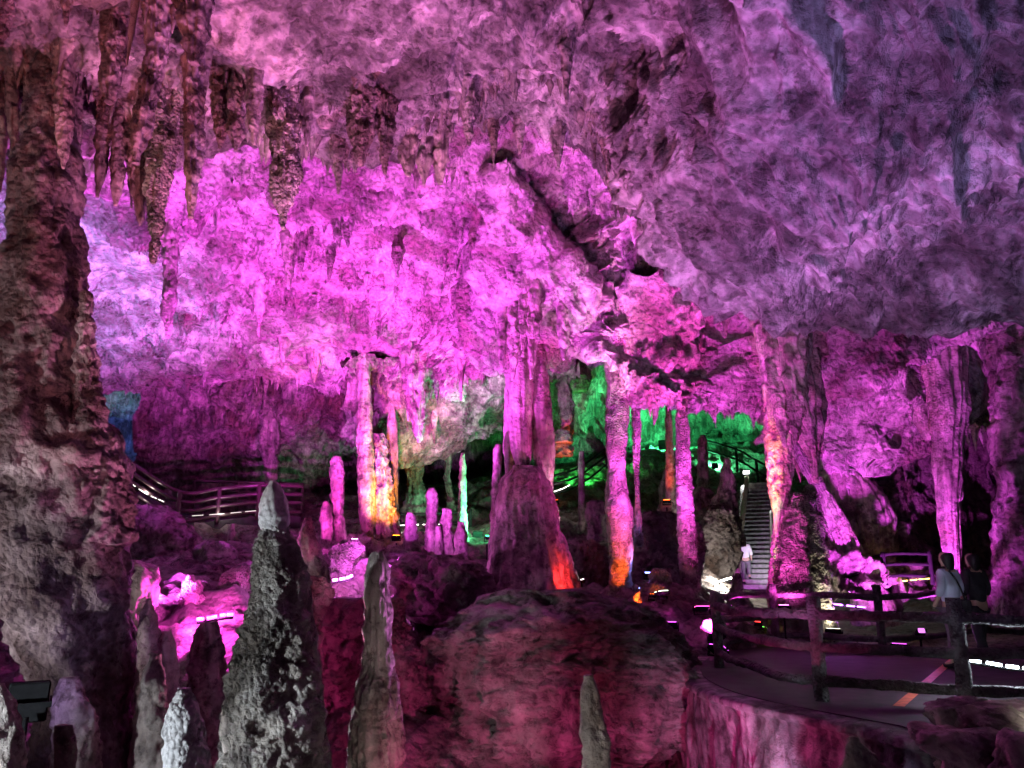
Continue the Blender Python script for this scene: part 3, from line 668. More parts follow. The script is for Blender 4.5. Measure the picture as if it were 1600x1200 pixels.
stalagmite('thin purple stalagmite with a mint rim left of the central dome', [(695, 774, 782), (705, 771, 784), (740, 770, 784), (790, 768, 781), (850, 764, 782)], 17.6, M_flow, 0.8, amp=0.12, tier=0.08, period=0.25)
stalagmite('slim stalagmite glowing orange above and crimson below, far right of centre', [(631, 1041, 1046), (645, 1040, 1049), (680, 1040, 1051), (720, 1041, 1053), (770, 1040, 1056)], 23.0, M_flow, 1.4, amp=0.12, tier=0.1, period=0.25)
stalagmite('stout amber stalagmite with stacked tiers left of the staircase', [(680, 1095, 1100), (690, 1091, 1105), (715, 1090, 1105), (735, 1091, 1106), (765, 1088, 1109)], 27.0, M_flow, 1.4, amp=0.1, tier=0.12, period=0.5)
stalagmite('small conical stalagmite lit acid green in the far chamber', [(733, 1038, 1041), (745, 1035, 1042), (760, 1030, 1043)], 28.0, M_flow, 0.9, amp=0.1)
stalagmite('twin peaked dim rose rock beside the head of the staircase', [(715, 1134, 1139), (730, 1131, 1142), (750, 1129, 1147), (775, 1118, 1150), (795, 1112, 1152)], 25.0, M_flow, 1.2, amp=0.25)
stalagmite('hot magenta stalagmite with sparkling crust behind the platform railing', [(770, 1243, 1249), (785, 1236, 1253), (810, 1226, 1256), (850, 1219, 1258), (900, 1214, 1263), (960, 1210, 1272)], 16.0, M_pop, 0.5, amp=0.14, pop=0.03, popf=9)
stalagmite('slim violet stalagmite leaning against the hot magenta one', [(757, 1263, 1271), (775, 1257, 1277), (810, 1255, 1282), (860, 1257, 1287), (920, 1260, 1296), (960, 1258, 1300)], 16.5, M_pop, 0.5, amp=0.16, pop=0.03, popf=9)
stalagmite('thin dim brown stalagmite in the dark gap right of the central dome', [(705, 905, 912), (720, 904, 913), (800, 904, 914), (880, 902, 916)], 24.0, M_flow, 0.8, amp=0.12)
stalagmite('small rosy pyramid stalagmite lit from below at the stair foot', [(896, 1149, 1154), (915, 1145, 1160), (940, 1136, 1168), (955, 1128, 1172)], 20.0, M_flow, 0.5, amp=0.2)
stalagmite('little violet tipped stalagmite on the rubble below the far walkway', [(818, 362, 366), (826, 358, 367), (840, 356, 368)], 21.5, M_flow, 0.8, amp=0.1)
stalagmite('pale curtain stump in the dark recess behind the orange stalagmite', [(722, 636, 660), (745, 640, 658), (775, 638, 662), (810, 630, 668)], 27.5, M_wall, 1.0, amp=0.3, flute=0.25, up=0.6)
stalagmite('leaning grey rib in the dark recess right of the pale curtain stump', [(715, 697, 706), (745, 694, 703), (780, 699, 708), (820, 700, 716)], 28.5, M_wall, 1.0, amp=0.3, up=1.0)

column('knotted column glowing red and yellow in the far gap right of the central columns', [(585, 876, 890), (605, 872, 890), (630, 874, 894), (660, 880, 894), (690, 868, 892)], 31.0, M_pop, amp=0.4, tier=0.2, period=0.6, crag=0.2, up=0.5)
boulder('round rock lit bright green at the top of the far gap', [(568, 895, 912), (578, 888, 920), (595, 886, 922), (612, 892, 916)], 35.0, M_wall, up=1.0)
boulder('low rock glowing orange red at the foot of the far gap', [(672, 872, 884), (680, 866, 892), (692, 864, 896)], 30.0, M_pop)
# ------------------------------------------------------------------ boulders and flowstone masses
boulder('huge maroon boulder filling the lower centre above the dark pit', [(922, 800, 890), (935, 770, 940), (955, 740, 1010), (985, 715, 1060), (1030, 700, 1085), (1080, 698, 1090), (1130, 712, 1088), (1165, 740, 1080), (1185, 790, 1060)], 12.6, M_floor, amp=0.35, depth=0.75, flute=0.12, lump=1.3, down=0.3, crag=0.17, res=0.028)
boulder('rounded crimson boulder overhanging the pit left of the central dome', [(868, 640, 700), (880, 615, 745), (900, 606, 758), (930, 606, 760), (955, 625, 750), (975, 665, 722)], 15.2, M_floor, amp=0.25, depth=0.8, lump=1.2)
boulder('dark crimson rock step below the crimson overhanging boulder', [(935, 500, 620), (960, 480, 640), (1010, 478, 655), (1060, 482, 665), (1110, 500, 670), (1160, 510, 660)], 12.4, M_floor, amp=0.35, depth=0.7, down=0.6)
boulder('brown rock ledge right behind the tall knobbly stalagmite', [(900, 478, 505), (915, 474, 515), (940, 474, 513), (955, 480, 505)], 10.5, M_floor, amp=0.35, down=1.4)
boulder('big rosy boulder under the left end of the far walkway', [(790, 205, 250), (805, 195, 275), (840, 190, 298), (875, 195, 300), (910, 200, 290)], 20.5, M_floor, amp=0.3, down=0.6)
boulder('flat topped violet rock beside the massive left column', [(875, 190, 215), (885, 188, 240), (898, 190, 248), (930, 195, 240), (980, 195, 235)], 13.5, M_flow, amp=0.2, down=0.5)
boulder('low pink slab on the rubble slope below the railing', [(846, 330, 352), (855, 312, 362), (870, 310, 366), (890, 318, 366)], 19.0, M_floor, amp=0.3, down=0.4)
boulder('jagged rock blazing magenta behind the floor lamp', [(898, 296, 303), (910, 284, 312), (935, 280, 316), (962, 286, 312)], 14.8, M_pop, amp=0.35, down=0.4)
boulder('hot pink rock left of the tall knobbly stalagmite above the lamps', [(885, 366, 384), (898, 354, 398), (918, 350, 402), (935, 350, 400)], 15.4, M_pop, amp=0.35, down=0.4)
boulder('rock aglow with pink light at the foot of the slim violet column', [(845, 540, 560), (856, 524, 572), (875, 518, 580), (895, 516, 582)], 17.8, M_pop, amp=0.35, down=0.4)
boulder('small purple rock under the slim violet column', [(872, 566, 584), (885, 558, 592), (905, 552, 596)], 17.2, M_floor, amp=0.3, down=0.4)
boulder('flat violet block on the rim right of the crimson boulder', [(867, 702, 722), (876, 700, 725), (890, 700, 726)], 17.0, M_flow, amp=0.15, down=0.4)
boulder('dusky rose boulder in shadow right of the central dome', [(845, 890, 925), (860, 878, 948), (890, 876, 955), (930, 880, 960)], 18.6, M_floor, amp=0.3, down=0.4)
boulder('large tan boulder beside the foot of the staircase', [(790, 1108, 1135), (800, 1094, 1148), (830, 1088, 1154), (865, 1088, 1152), (895, 1096, 1144), (908, 1105, 1135)], 24.0, M_floor, amp=0.22, down=0.3)
boulder('dark rounded rock between the magenta and the purple columns', [(800, 1010, 1045), (815, 992, 1075), (850, 985, 1092), (900, 985, 1090), (945, 990, 1080)], 20.0, M_floor, amp=0.3, down=0.3)
boulder('rock crusted with orange light between the two right hand columns', [(888, 1022, 1034), (898, 1015, 1042), (915, 1012, 1048), (930, 1010, 1052)], 16.6, M_pop, amp=0.35, down=0.4)
boulder('dim purple block in the hollow left of the purple warty column', [(782, 922, 945), (792, 916, 952), (806, 916, 954), (820, 922, 950)], 22.0, M_floor, amp=0.25, down=0.5)
boulder('rounded orange glowing rock at the foot of the amber stalagmite', [(762, 1090, 1106), (770, 1080, 1112), (785, 1078, 1112), (796, 1082, 1110)], 25.6, M_flow, amp=0.25, down=0.8)
boulder('rosy stone capped by a red lamp glow near the thin orange stalagmite', [(784, 1036, 1050), (795, 1028, 1056), (815, 1024, 1060)], 22.5, M_floor, amp=0.3, down=0.7)
boulder('pale pink stones at the left end of the platform', [(968, 1098, 1112), (980, 1092, 1120), (995, 1096, 1118)], 14.6, M_flow, amp=0.25, down=0.4)
boulder('pink slanting slab behind the platform railing', [(972, 1168, 1180), (985, 1150, 1192), (1005, 1140, 1198)], 17.0, M_flow, amp=0.3, down=0.3)
formation('flowstone_slab', 'pale cream leaning flowstone slab right of the magenta stalagmites', 'flowstone', [(690, 1228, 1246), (730, 1250, 1270), (760, 1268, 1290), (800, 1282, 1314), (850, 1300, 1342), (900, 1322, 1370), (940, 1335, 1392)], 17.4, M_flow, amp=0.12, flute=0.22, depth=0.6, down=0.5, up=0.3)
formation('flowstone_slab', 'broad violet flowstone bank behind the cream leaning slab', 'flowstone', [(720, 1285, 1330), (760, 1290, 1375), (810, 1308, 1400), (860, 1330, 1400), (910, 1345, 1400), (945, 1350, 1410)], 18.6, M_flow, amp=0.2, flute=0.12, depth=0.5, down=0.4, up=0.4)

# ------------------------------------------------------------------ stalactites, each one measured
S = stalactite
S('reddish blunt stalactite hanging near the top left corner', [(20, 166, 200), (60, 163, 196), (110, 160, 190), (140, 160, 183), (160, 166, 176)])
S('long crooked rust coloured stalactite bending left, top left', [(0, 226, 268), (60, 230, 258), (110, 226, 252), (160, 216, 242), (200, 208, 234), (232, 206, 222), (256, 209, 214)])
S('long dark stalactite with a slim straight shaft, top left', [(60, 288, 322), (140, 287, 318), (210, 289, 314), (270, 290, 310), (310, 292, 305), (340, 295, 300)])
S('grey warty stalactite tapering to a needle, left of the straight dark one', [(150, 236, 280), (210, 238, 276), (250, 236, 268), (300, 231, 260), (360, 234, 252), (412, 237, 241)], mat=M_pop, pop=0.02, popf=12)
S('heavy dark dagger stalactite, largest in front of the bright vault', [(140, 416, 464), (190, 424, 462), (230, 428, 464), (270, 427, 466), (300, 427, 458), (328, 434, 450), (358, 441, 445)], mat=M_pop)
S('slim violet stalactite at the left of the top left row', [(150, 155, 174), (200, 152, 172), (260, 149, 165), (308, 150, 154)])
S('brown stalactite with ragged edge second in the top left row', [(165, 172, 196), (220, 174, 194), (280, 174, 192), (322, 178, 182)])
S('smooth pointed lilac stalactite in front of the massive left column', [(100, 86, 114), (150, 88, 112), (200, 89, 110), (240, 93, 106), (263, 97, 100)], mat=M_flow)
S('flat lilac drapery stalactite left of the smooth pointed lilac one', [(100, 36, 82), (150, 42, 74), (190, 46, 68), (222, 52, 58)], mat=M_flow, depth=0.5)
S('thin lilac stalactite near the left edge', [(110, 10, 28), (180, 12, 28), (240, 18, 27), (276, 23, 26)], mat=M_flow)
S('violet stalactite cut by the left edge', [(110, -14, 8), (200, -12, 9), (260, -8, 6), (300, -4, 1)], mat=M_flow)
S('short plum stalactite right of the smooth pointed lilac one', [(120, 108, 130), (180, 110, 126), (230, 112, 124), (252, 116, 119)])
S('reddish forked stalactite beneath the top left row', [(180, 196, 240), (240, 200, 236), (290, 206, 228), (330, 214, 224), (352, 217, 220)])
S('short rose stalactite between the needle tipped and the brown ragged one', [(200, 196, 214), (250, 198, 212), (300, 202, 208), (325, 204, 206)])
S('stubby brown stalactite right of the straight dark one', [(110, 330, 360), (160, 332, 356), (205, 336, 352), (232, 342, 346)])
S('ringed brown stalactite in the dense cluster left of the heavy dagger', [(120, 356, 384), (170, 358, 382), (210, 360, 378), (236, 366, 370)], tier=0.08, period=0.12)
S('pale pointed stalactite in the dense cluster beside the heavy dagger', [(110, 384, 410), (160, 386, 408), (200, 392, 404), (226, 396, 399)])
S('small red stalactite at the very top left', [(0, 96, 112), (20, 98, 108), (40, 101, 104)])
S('broad rust stalactite at the top edge right of the crooked one', [(-20, 276, 330), (30, 282, 324), (70, 290, 316), (100, 298, 308)])
S('orange brown stalactite at the top left corner edge', [(-40, -10, 34), (0, -6, 24), (40, -6, 12), (72, -2, 4)])
S('small hanging nub on the smooth ceiling above the lilac drapery', [(66, 70, 84), (78, 73, 82), (86, 76, 79)])
S('needle stalactite under the brown drapery, dark against the bright vault', [(215, 516, 538), (250, 520, 535), (275, 524, 533), (304, 527, 530)])
S('short dark stalactite between the heavy dagger and the brown drapery', [(150, 466, 492), (180, 470, 488), (215, 476, 484), (228, 479, 481)])
S('thick grey fluted stalactite in the fringe right of the brown drapery', [(150, 540, 590), (190, 546, 584), (230, 552, 576), (258, 560, 566)], flute=0.2)
S('ragged grey stalactite beside the thick fluted one', [(150, 586, 620), (200, 590, 616), (240, 595, 610), (272, 600, 604)], flute=0.2)
S('leftmost maroon petal stalactite of the clump of three', [(215, 618, 652), (240, 622, 650), (258, 630, 646), (276, 637, 640)], mat=M_flow, depth=0.6)
S('middle maroon petal stalactite of the clump of three', [(215, 644, 678), (250, 650, 674), (272, 656, 668), (290, 661, 664)], mat=M_flow, depth=0.6)
S('rightmost maroon petal stalactite of the clump of three', [(215, 670, 702), (245, 676, 700), (270, 682, 694), (288, 686, 689)], mat=M_flow, depth=0.6)
S('dark cone stalactite hanging at the top centre ridge', [(130, 716, 752), (165, 720, 746), (195, 724, 740), (226, 731, 735)])
S('slim dark stalactite right of the dark cone at top centre', [(190, 762, 780), (215, 765, 777), (240, 768, 774), (260, 770, 772)])
S('short stubby stalactite pair stem near the top centre ridge', [(190, 802, 822), (215, 805, 818), (240, 810, 814)])
S('small wispy stalactite hanging high at top centre right', [(60, 868, 896), (90, 876, 892), (130, 882, 889), (166, 884, 886)])
S('twin tipped brown stalactite over the upper right of the vault', [(200, 856, 884), (225, 862, 880), (250, 870, 876), (262, 872, 874)])
S('long dark lance stalactite under the edge of the right rock mass', [(120, 936, 986), (170, 946, 996), (220, 964, 1004), (270, 982, 1009), (320, 993, 1008), (362, 1000, 1004)], Y=11.3, up=0.8)
S('dark slanting blade stalactite beside the long lance', [(150, 976, 1006), (200, 996, 1018), (245, 1008, 1026), (275, 1016, 1022)], Y=11.0, up=0.6)
S('smooth rose dagger stalactite hanging in the dark recess right of the fan', [(300, 1026, 1080), (345, 1032, 1072), (385, 1040, 1064), (415, 1046, 1057), (433, 1049, 1052)], Y=15.5, mat=M_flow, up=1.2)
S('pale rose stalactite left of the smooth rose dagger', [(320, 1008, 1030), (350, 1010, 1026), (378, 1013, 1022), (394, 1016, 1018)], Y=15.7, mat=M_flow, up=1.2)
S('straight mauve rod stalactite hanging in the recess below the right mass', [(410, 1127, 1141), (450, 1129, 1141), (490, 1130, 1140), (515, 1130, 1136), (528, 1132, 1134)], Y=17, mat=M_flow, up=1.5, flute=0.05)
S('wide pink double pronged stalactite on the bright vault, left prong', [(362, 438, 462), (395, 442, 460), (425, 446, 456), (452, 450, 453)], mat=M_flow)
S('wide pink double pronged stalactite on the bright vault, right prong', [(362, 456, 480), (390, 459, 476), (415, 463, 473), (431, 467, 470)], mat=M_flow)
S('dark toothed stalactite high on the bright vault, left tooth', [(346, 518, 536), (365, 521, 534), (378, 526, 531), (387, 528, 530)])
S('dark toothed stalactite high on the bright vault, right tooth', [(346, 534, 552), (365, 536, 550), (378, 540, 547), (387, 543, 545)])
S('spindle shaped dark stalactite alone in the middle of the bright vault', [(358, 612, 632), (372, 617, 628), (388, 611, 632), (405, 613, 628), (420, 617, 623), (434, 619, 621)])
S('small bent stalactite left of the vault centre', [(382, 508, 524), (405, 511, 522), (425, 512, 518), (438, 513, 515)])
S('tiny dark stalactite under the small bent one', [(418, 528, 538), (430, 530, 536), (442, 531, 533)])
S('tiny hooked stalactite right of the small bent one', [(415, 550, 558), (425, 551, 556), (434, 553, 555)])
S('ribbed rose stalactite cluster stem low left on the vault', [(448, 394, 416), (475, 398, 413), (500, 401, 409), (526, 403, 405)], mat=M_flow)
S('long bluish stalactite hanging far left before the lilac vault', [(360, 253, 277), (400, 255, 276), (440, 256, 274), (480, 254, 271), (510, 257, 268), (528, 260, 263)], mat=M_flow)
S('small dark tuft stalactite low on the bright vault', [(478, 566, 584), (492, 569, 581), (506, 573, 577)])
S('faint pink stalactite left of the dark tuft', [(478, 536, 552), (495, 539, 549), (512, 543, 546)], mat=M_flow)
S('short pink stalactite near the lip left of the slim violet column', [(555, 480, 500), (572, 482, 498), (588, 487, 494), (598, 490, 492)], mat=M_flow)
S('small ragged stalactite near the lip above the pink pyramid', [(528, 434, 452), (548, 437, 449), (566, 442, 445)], mat=M_flow)
S('small dark stalactite above the dark recess on the left of the vault', [(488, 276, 290), (505, 279, 288), (524, 282, 285)])
S('thick fluted pink stalactite hanging between the slim column and the dome', [(570, 630, 668), (600, 634, 665), (635, 637, 664), (665, 645, 662), (682, 650, 660), (692, 653, 657)], mat=M_flow, flute=0.2, up=0.6)
S('thin pink side stalactite on the left of the thick fluted one', [(585, 632, 642), (620, 634, 641), (658, 637, 639)], mat=M_flow, up=0.5)
S('small grey green stalactite right of the thick fluted pink one', [(650, 672, 686), (670, 675, 683), (694, 678, 680)], mat=M_flow)
S('slim pink icicle stalactite halfway to the central columns', [(550, 712, 730), (575, 715, 726), (600, 717, 723), (626, 719, 721)], mat=M_flow)
S('leaf shaped pink stalactite hanging beneath the great fan', [(495, 871, 886), (515, 871, 889), (535, 873, 890), (550, 877, 885), (563, 880, 882)], Y=16.25, mat=M_flow, depth=0.5, up=0.6)
S('drooping pink stalactite on the left front of the central columns', [(490, 790, 812), (530, 793, 812), (565, 797, 808), (594, 800, 803)], Y=16.25, mat=M_flow, flute=0.2, up=0.5)
S('short pink stalactite in the middle front of the central columns', [(495, 806, 828), (525, 808, 826), (545, 812, 822), (558, 816, 819)], Y=16.25, mat=M_flow, flute=0.2, up=0.5)
S('long pink stalactite on the right front of the central columns', [(505, 822, 844), (540, 824, 840), (570, 826, 836), (592, 829, 832)], Y=16.25, mat=M_flow, flute=0.2, up=0.5)
S('tiny pink tooth stalactite left of the central columns', [(545, 778, 792), (560, 780, 790), (578, 783, 786)], Y=16.25, mat=M_flow, up=0.6)
S('mauve cone stalactite between the magenta and the purple columns', [(560, 1014, 1034), (600, 1016, 1032), (635, 1018, 1030), (655, 1020, 1026), (664, 1021, 1023)], Y=18.0, mat=M_flow, up=1.2)
S('pink icicle stalactite below the shelf near the right draperies', [(535, 1124, 1138), (555, 1126, 1136), (580, 1128, 1134), (602, 1130, 1132)], Y=18.2, mat=M_flow, up=1.2)
S('small orange lit stalactite at the lip above the far green slope', [(630, 1138, 1150), (645, 1141, 1148), (655, 1143, 1146)], Y=20.4, mat=M_flow, up=0.4)
S('knuckled stalactite pair under the pink lobe by the mauve rod', [(490, 1080, 1102), (510, 1084, 1099), (530, 1088, 1094)], Y=18.0, mat=M_flow, up=0.5)
S('leftmost violet blade of the draperies over the lit yellow column', [(560, 1198, 1226), (610, 1203, 1232), (655, 1212, 1234), (680, 1220, 1230), (698, 1225, 1228)], Y=14.9, mat=M_flow, flute=0.2, depth=0.6, up=0.8)
S('middle violet blade of the draperies pointing straight down', [(540, 1222, 1258), (600, 1228, 1258), (650, 1234, 1256), (678, 1237, 1249), (696, 1240, 1243)], Y=14.6, mat=M_flow, flute=0.2, depth=0.6, up=0.8)
S('dark hook of rock dangling at the right mass tip', [(455, 1218, 1256), (480, 1224, 1250), (500, 1232, 1248), (516, 1240, 1246)], Y=9.9, up=0.4)
S('grey twig like column tip hanging behind the tall knobbly stalagmite', [(672, 408, 434), (700, 407, 435), (720, 411, 434), (740, 415, 432), (770, 419, 431), (800, 420, 430)], Y=27.0, mat=M_wall, up=0.3)

# small uncounted dripstone along the lips and over the vault
def drips(name, label, Vg, n, r0, r1, c0, c1, lmin, lmax, mat, seed, cat='stalactites', edge=True):
    g = np.random.default_rng(seed); mb_v = []; mb_f = []; base = 0
    nv, nu = Vg.shape[:2]
    iv = (g.uniform(r0, r1, n) * (nv - 1)).astype(int); iu = (g.uniform(c0, c1, n) * (nu - 1)).astype(int)
    # cluster them
    keep = perlin(Vg[iv, iu] * 0.9, seed) > -0.05
    seg = 7
    th = np.arange(seg) * 2 * math.pi / seg
    for a, b in zip(iv[keep], iu[keep]):
        p = Vg[a, b]; L = lmin + (lmax - lmin) * g.random() ** 2.2; r = L * g.uniform(0.09, 0.2) + 0.012
        prof = ((0.25, 1.5), (0.0, 1.15), (-0.25, 0.85), (-0.55, 0.55), (-0.85, 0.22), (-1.0, 0.02))
        lean = g.normal(0, 0.05, 2)
        rings = []
        for zz, rr in prof:
            j = 1 + g.normal(0, 0.14, seg)
            rings.append(np.stack([p[0] + lean[0] * zz * L + np.cos(th) * r * rr * j, p[1] + lean[1] * zz * L + np.sin(th) * r * rr * j, np.full(seg, p[2] + zz * L)], 1))
        mb_v.append(np.concatenate(rings)); mb_f.append(grid_faces(len(prof), seg, True, base)); base += len(prof) * seg
    o = link(name, mesh_np(name, np.concatenate(mb_v), [np.concatenate(mb_f)]), mat)
    tag(o, label, cat, kind='stuff'); return o
drips('small_stalactites', 'fringe of small stalactites along the overhead ledge', near_V, 620, 0.50, 0.70, 0.16, 0.58, 0.05, 0.34, M_drip, 1)
drips('small_stalactites', 'dense ragged fringe of thin stalactites along the top left ledge', near_V, 190, 0.50, 0.68, 0.05, 0.27, 0.08, 0.5, M_drip, 5)
drips('small_stalactites', 'scattered small stalactites over the bright vault', vault_V, 700, 0.12, 0.68, 0.15, 0.62, 0.08, 0.55, M_ceil, 2)
drips('small_stalactites', 'small stalactites along the far lip of the vault', vault_V, 260, 0.62, 0.70, 0.15, 0.98, 0.12, 0.7, M_ceil, 3)
drips('small_stalactites', 'small stalactites under the shelf at the right', vault_V, 160, 0.3, 0.66, 0.66, 0.98, 0.08, 0.4, M_ceil, 4)
# ------------------------------------------------------------------ platform, retaining wall, painted line
def poly_slab(name, P, z0, z1, mat):
    import bmesh
    bm = bmesh.new()
    top = [bm.verts.new((x, y, z1)) for x, y in P]; bot = [bm.verts.new((x, y, z0)) for x, y in P]
    bm.faces.new(top); bm.faces.new(bot[::-1])
    for i in range(len(P)):
        j = (i + 1) % len(P); bm.faces.new((top[i], bot[i], bot[j], top[j]))
    bmesh.ops.recalc_face_normals(bm, faces=bm.faces)
    bmesh.ops.triangulate(bm, faces=bm.faces)
    me = bpy.data.meshes.new(name); bm.to_mesh(me); bm.free()
    return link(name, me, mat)
edge_c = cr(np.array([(*p, 0) for p in back_edge[::-1][3:] + near_edge]), 160)[:, :2]
tag(poly_slab('platform', [tuple(p) for p in cr(np.array(near_edge), 60)] + [tuple(p) for p in cr(np.array(back_edge), 50)][::-1], DECK_Z - 0.3, DECK_Z, M_deck), kind='structure')
def retaining():
    P = cr(np.array(near_edge + [])[:8], 240); P0 = cr(np.array(back_edge[:4])[::-1], 60)
    P = np.concatenate([P0[:-1], P]); n = len(P)
    t = np.gradient(P, axis=0); t /= np.linalg.norm(t, axis=1)[:, None] + 1e-9
    nr = np.stack([t[:, 1], -t[:, 0]], 1)
    c = np.array([6.5, 11.0]); sgn = np.sign(((P - c) * nr).sum(1)); nr *= np.sign(np.median(sgn))
    prof = [(-0.25, DECK_Z - 0.012), (0.12, DECK_Z - 0.012), (0.26, DECK_Z - 0.03), (0.27, DECK_Z - 0.10), (0.2, DECK_Z - 0.16), (0.2, DECK_Z - 0.5), (0.22, DECK_Z - 1.0), (0.3, DECK_Z - 1.6), (0.45, DECK_Z - 2.1), (0.8, DECK_Z - 2.6), (1.2, DECK_Z - 3.2)]
    prof = cr(np.array(prof), 90)
    V = np.stack([P[None, :, 0] + nr[None, :, 0] * prof[:, None, 0], P[None, :, 1] + nr[None, :, 1] * prof[:, None, 0], np.repeat(prof[:, 1:2], n, 1)], 2).reshape(-1, 3)
    nn = np.tile(np.concatenate([nr, np.zeros((n, 1))], 1), (90, 1))
    m = np.clip((DECK_Z - 0.02 - V[:, 2]) / 0.15, 0, 1)
    d = 0.10 * fbm(V * np.array([0.9, 0.9, 0.5]), 3, 401) + 0.07 * (ridged(V * np.array([1.4, 1.4, 0.6]), 3, 402) - 0.6) + 0.03 * fbm(V / 0.12, 3, 403)
    V += nn * (d * m)[:, None]
    o = link('retaining_wall', mesh_np('retaining_wall', V, [grid_faces(90, n)]), M_plaster)
    tag(o, 'grey plastered retaining wall with dark stains holding up the platform', 'wall')
retaining()
a, b = onz(1404, 1104, DECK_Z), onz(1490, 1030, DECK_Z)
a, b = Vector(a), Vector(b); dn = (b - a).normalized(); sd = Vector((dn.y, -dn.x, 0)) * 0.055
MB().add([a - sd + Vector((0, 0, .005)), a + sd + Vector((0, 0, .005)), b + sd + Vector((0, 0, .005)), b - sd + Vector((0, 0, .005))], [(0, 1, 2, 3)]).build('painted_line', M_orange_paint)
tag(bpy.data.objects['painted_line'], kind='structure')

# ------------------------------------------------------------------ railings
def railing(label, path, z_of, posts, heights, r_post, r_rail, mat, group, h_post, seg=8, rough=0.0, post_names='post', square=False):
    """path: plan curve; z_of: z along it (array); posts: indices into the path control points"""
    path = np.asarray(path, float); z_of = np.asarray(z_of, float)
    ctrl3 = np.concatenate([path, z_of[:, None]], 1)
    n = max(24, int(np.linalg.norm(np.diff(ctrl3, axis=0), axis=1).sum() / 0.15)); n = min(n, 140)
    curve = cr(ctrl3, n)
    root = empty('railing', tuple(ctrl3[posts[0]]), label, 'railing', group)
    for h in heights:
        pts = curve + np.array([0, 0, h])
        if rough: pts = pts + np.stack([np.zeros(n), np.zeros(n), 0.05 * perlin(pts * 0.9, int(h * 50))], 1)
        MB().tube(pts, r_rail, seg, rough, seed=int(h * 90)).build('rail', mat, root, tuple(root.location), True)
    for i in posts:
        p = ctrl3[i]
        pp = np.linspace(0, 1, 9)[:, None] * np.array([0, 0, h_post + 0.12]) + p - np.array([0, 0, 0.12])
        MB().tube(pp, r_post, seg + 2, rough, seed=i + 5).build('post', mat, root, tuple(root.location), True)
    return root
P1, P2, P3 = onz(1124, 1043, DECK_Z), onz(1284, 1095, DECK_Z), onz(1512, 1107, DECK_Z)
B1, B2, B3 = onz(1213, 1010, DECK_Z), onz(1380, 1018, DECK_Z), onz(1500, 1005, DECK_Z)
railing('grey cast log railing curving along the near edge of the platform', [P1[:2], (P1[0] - 0.02, 10.2), P2[:2], P3[:2], (7.6, 7.5), (10.5, 6.6)], [DECK_Z] * 6, [0, 2, 3, 4], (0.2, 0.55, 0.88), 0.075, 0.055, M_log, 'log railings round the platform', 1.08, 12, 0.02)
railing('dark cast log railing along the far edge of the platform', [(P1[0] + 0.12, P1[1] + 0.15), (P1[0] + 0.55, 13.7), B1[:2], B2[:2], B3[:2], (10.5, B3[1] + 0.4)], [DECK_Z] * 6, [2, 3, 4], (0.2, 0.56, 0.95), 0.075, 0.055, M_log, 'log railings round the platform', 1.15, 12, 0.02)
# handrail rising behind the platform
q0, q1, q2 = pt(1305, 925, 17.2), pt(1384, 906, 17.0), pt(1457, 905, 16.6)
railing('black handrail with a yellow light strip rising behind the platform', [q0[:2], q1[:2], q2[:2]], [q0[2] - 0.1, q1[2], q2[2]], [1, 2], (0.06, 0.30, 0.52), 0.045, 0.035, M_black, 'far handrails', 0.58, 8)
# far walkway on the left
l0, l1, l2, l3, l4 = pt(196, 770, 23.4), pt(276, 818, 23.4), pt(339, 812, 24.0), pt(402, 806, 24.2), pt(470, 806, 25.0)
railing('maroon pipe railing with light strips along the far left walkway', [l0[:2], l1[:2], l2[:2], l3[:2], l4[:2]], [l0[2], l1[2], l2[2], l3[2], l4[2]], [0, 1, 2, 3], (0.12, 0.42, 0.68, 0.95), 0.075, 0.06, M_rail, 'far handrails', 0.98, 8)
m0, m1, m2 = pt(300, 795, 26.5), pt(370, 795, 26.8), pt(470, 803, 27.5)
railing('second maroon pipe railing behind the lit one on the left walkway', [m0[:2], m1[:2], m2[:2]], [m0[2]] * 3, [0, 1, 2], (0.3, 0.62, 0.95), 0.06, 0.05, M_rail, 'far handrails', 0.98, 8)
# walkway slab under those rails
W = np.array([l0, l1, l2, l3, l4]); W2 = np.array([pt(230, 765, 26.2), pt(300, 806, 26.4), pt(360, 808, 26.7), pt(420, 806, 27), pt(480, 806, 27.5)])
wv = np.concatenate([cr(W, 30) + [0, 0, -0.02], cr(W2, 30) + [0, 0, -0.02], cr(W2, 30) + [0, 0, -0.4], cr(W, 30) + [0, 0, -0.4]]).reshape(4, 30, 3)
wv = np.concatenate([wv, wv[:1]])
tag(link('walkway', mesh_np('walkway', wv.reshape(-1, 3), [grid_faces(5, 30)], False), M_deck), kind='structure')
r0, r1 = pt(606, 826, 25.5), pt(735, 822, 26.0)
railing('dark railing with white lamps behind the small middle cluster', [r0[:2], r1[:2]], [r0[2] - 0.3, r1[2] - 0.3], [0, 1], (0.2, 0.45, 0.75), 0.05, 0.04, M_black, 'far handrails', 0.85, 8)
r0, r1, r2 = pt(862, 775, 27.5), pt(905, 760, 28.5), pt(948, 728, 30)
railing('black curved handrail in the gap right of the central dome', [r0[:2], r1[:2], r2[:2]], [r0[2], r1[2], r2[2]], [0, 1, 2], (0.05, 0.4, 0.7), 0.05, 0.04, M_black, 'far handrails', 0.75, 8)
r0, r1, r2, r3 = pt(1095, 715, 38), pt(1152, 733, 36), pt(1184, 752, 34.4), pt(1225, 775, 33)
railing('dark handrail descending the green lit slope to the staircase', [r0[:2], r1[:2], r2[:2], r3[:2]], [r0[2], r1[2], r2[2], r3[2]], [0, 1, 2, 3], (0.45, 0.95), 0.06, 0.05, M_black, 'far handrails', 1.0, 8)

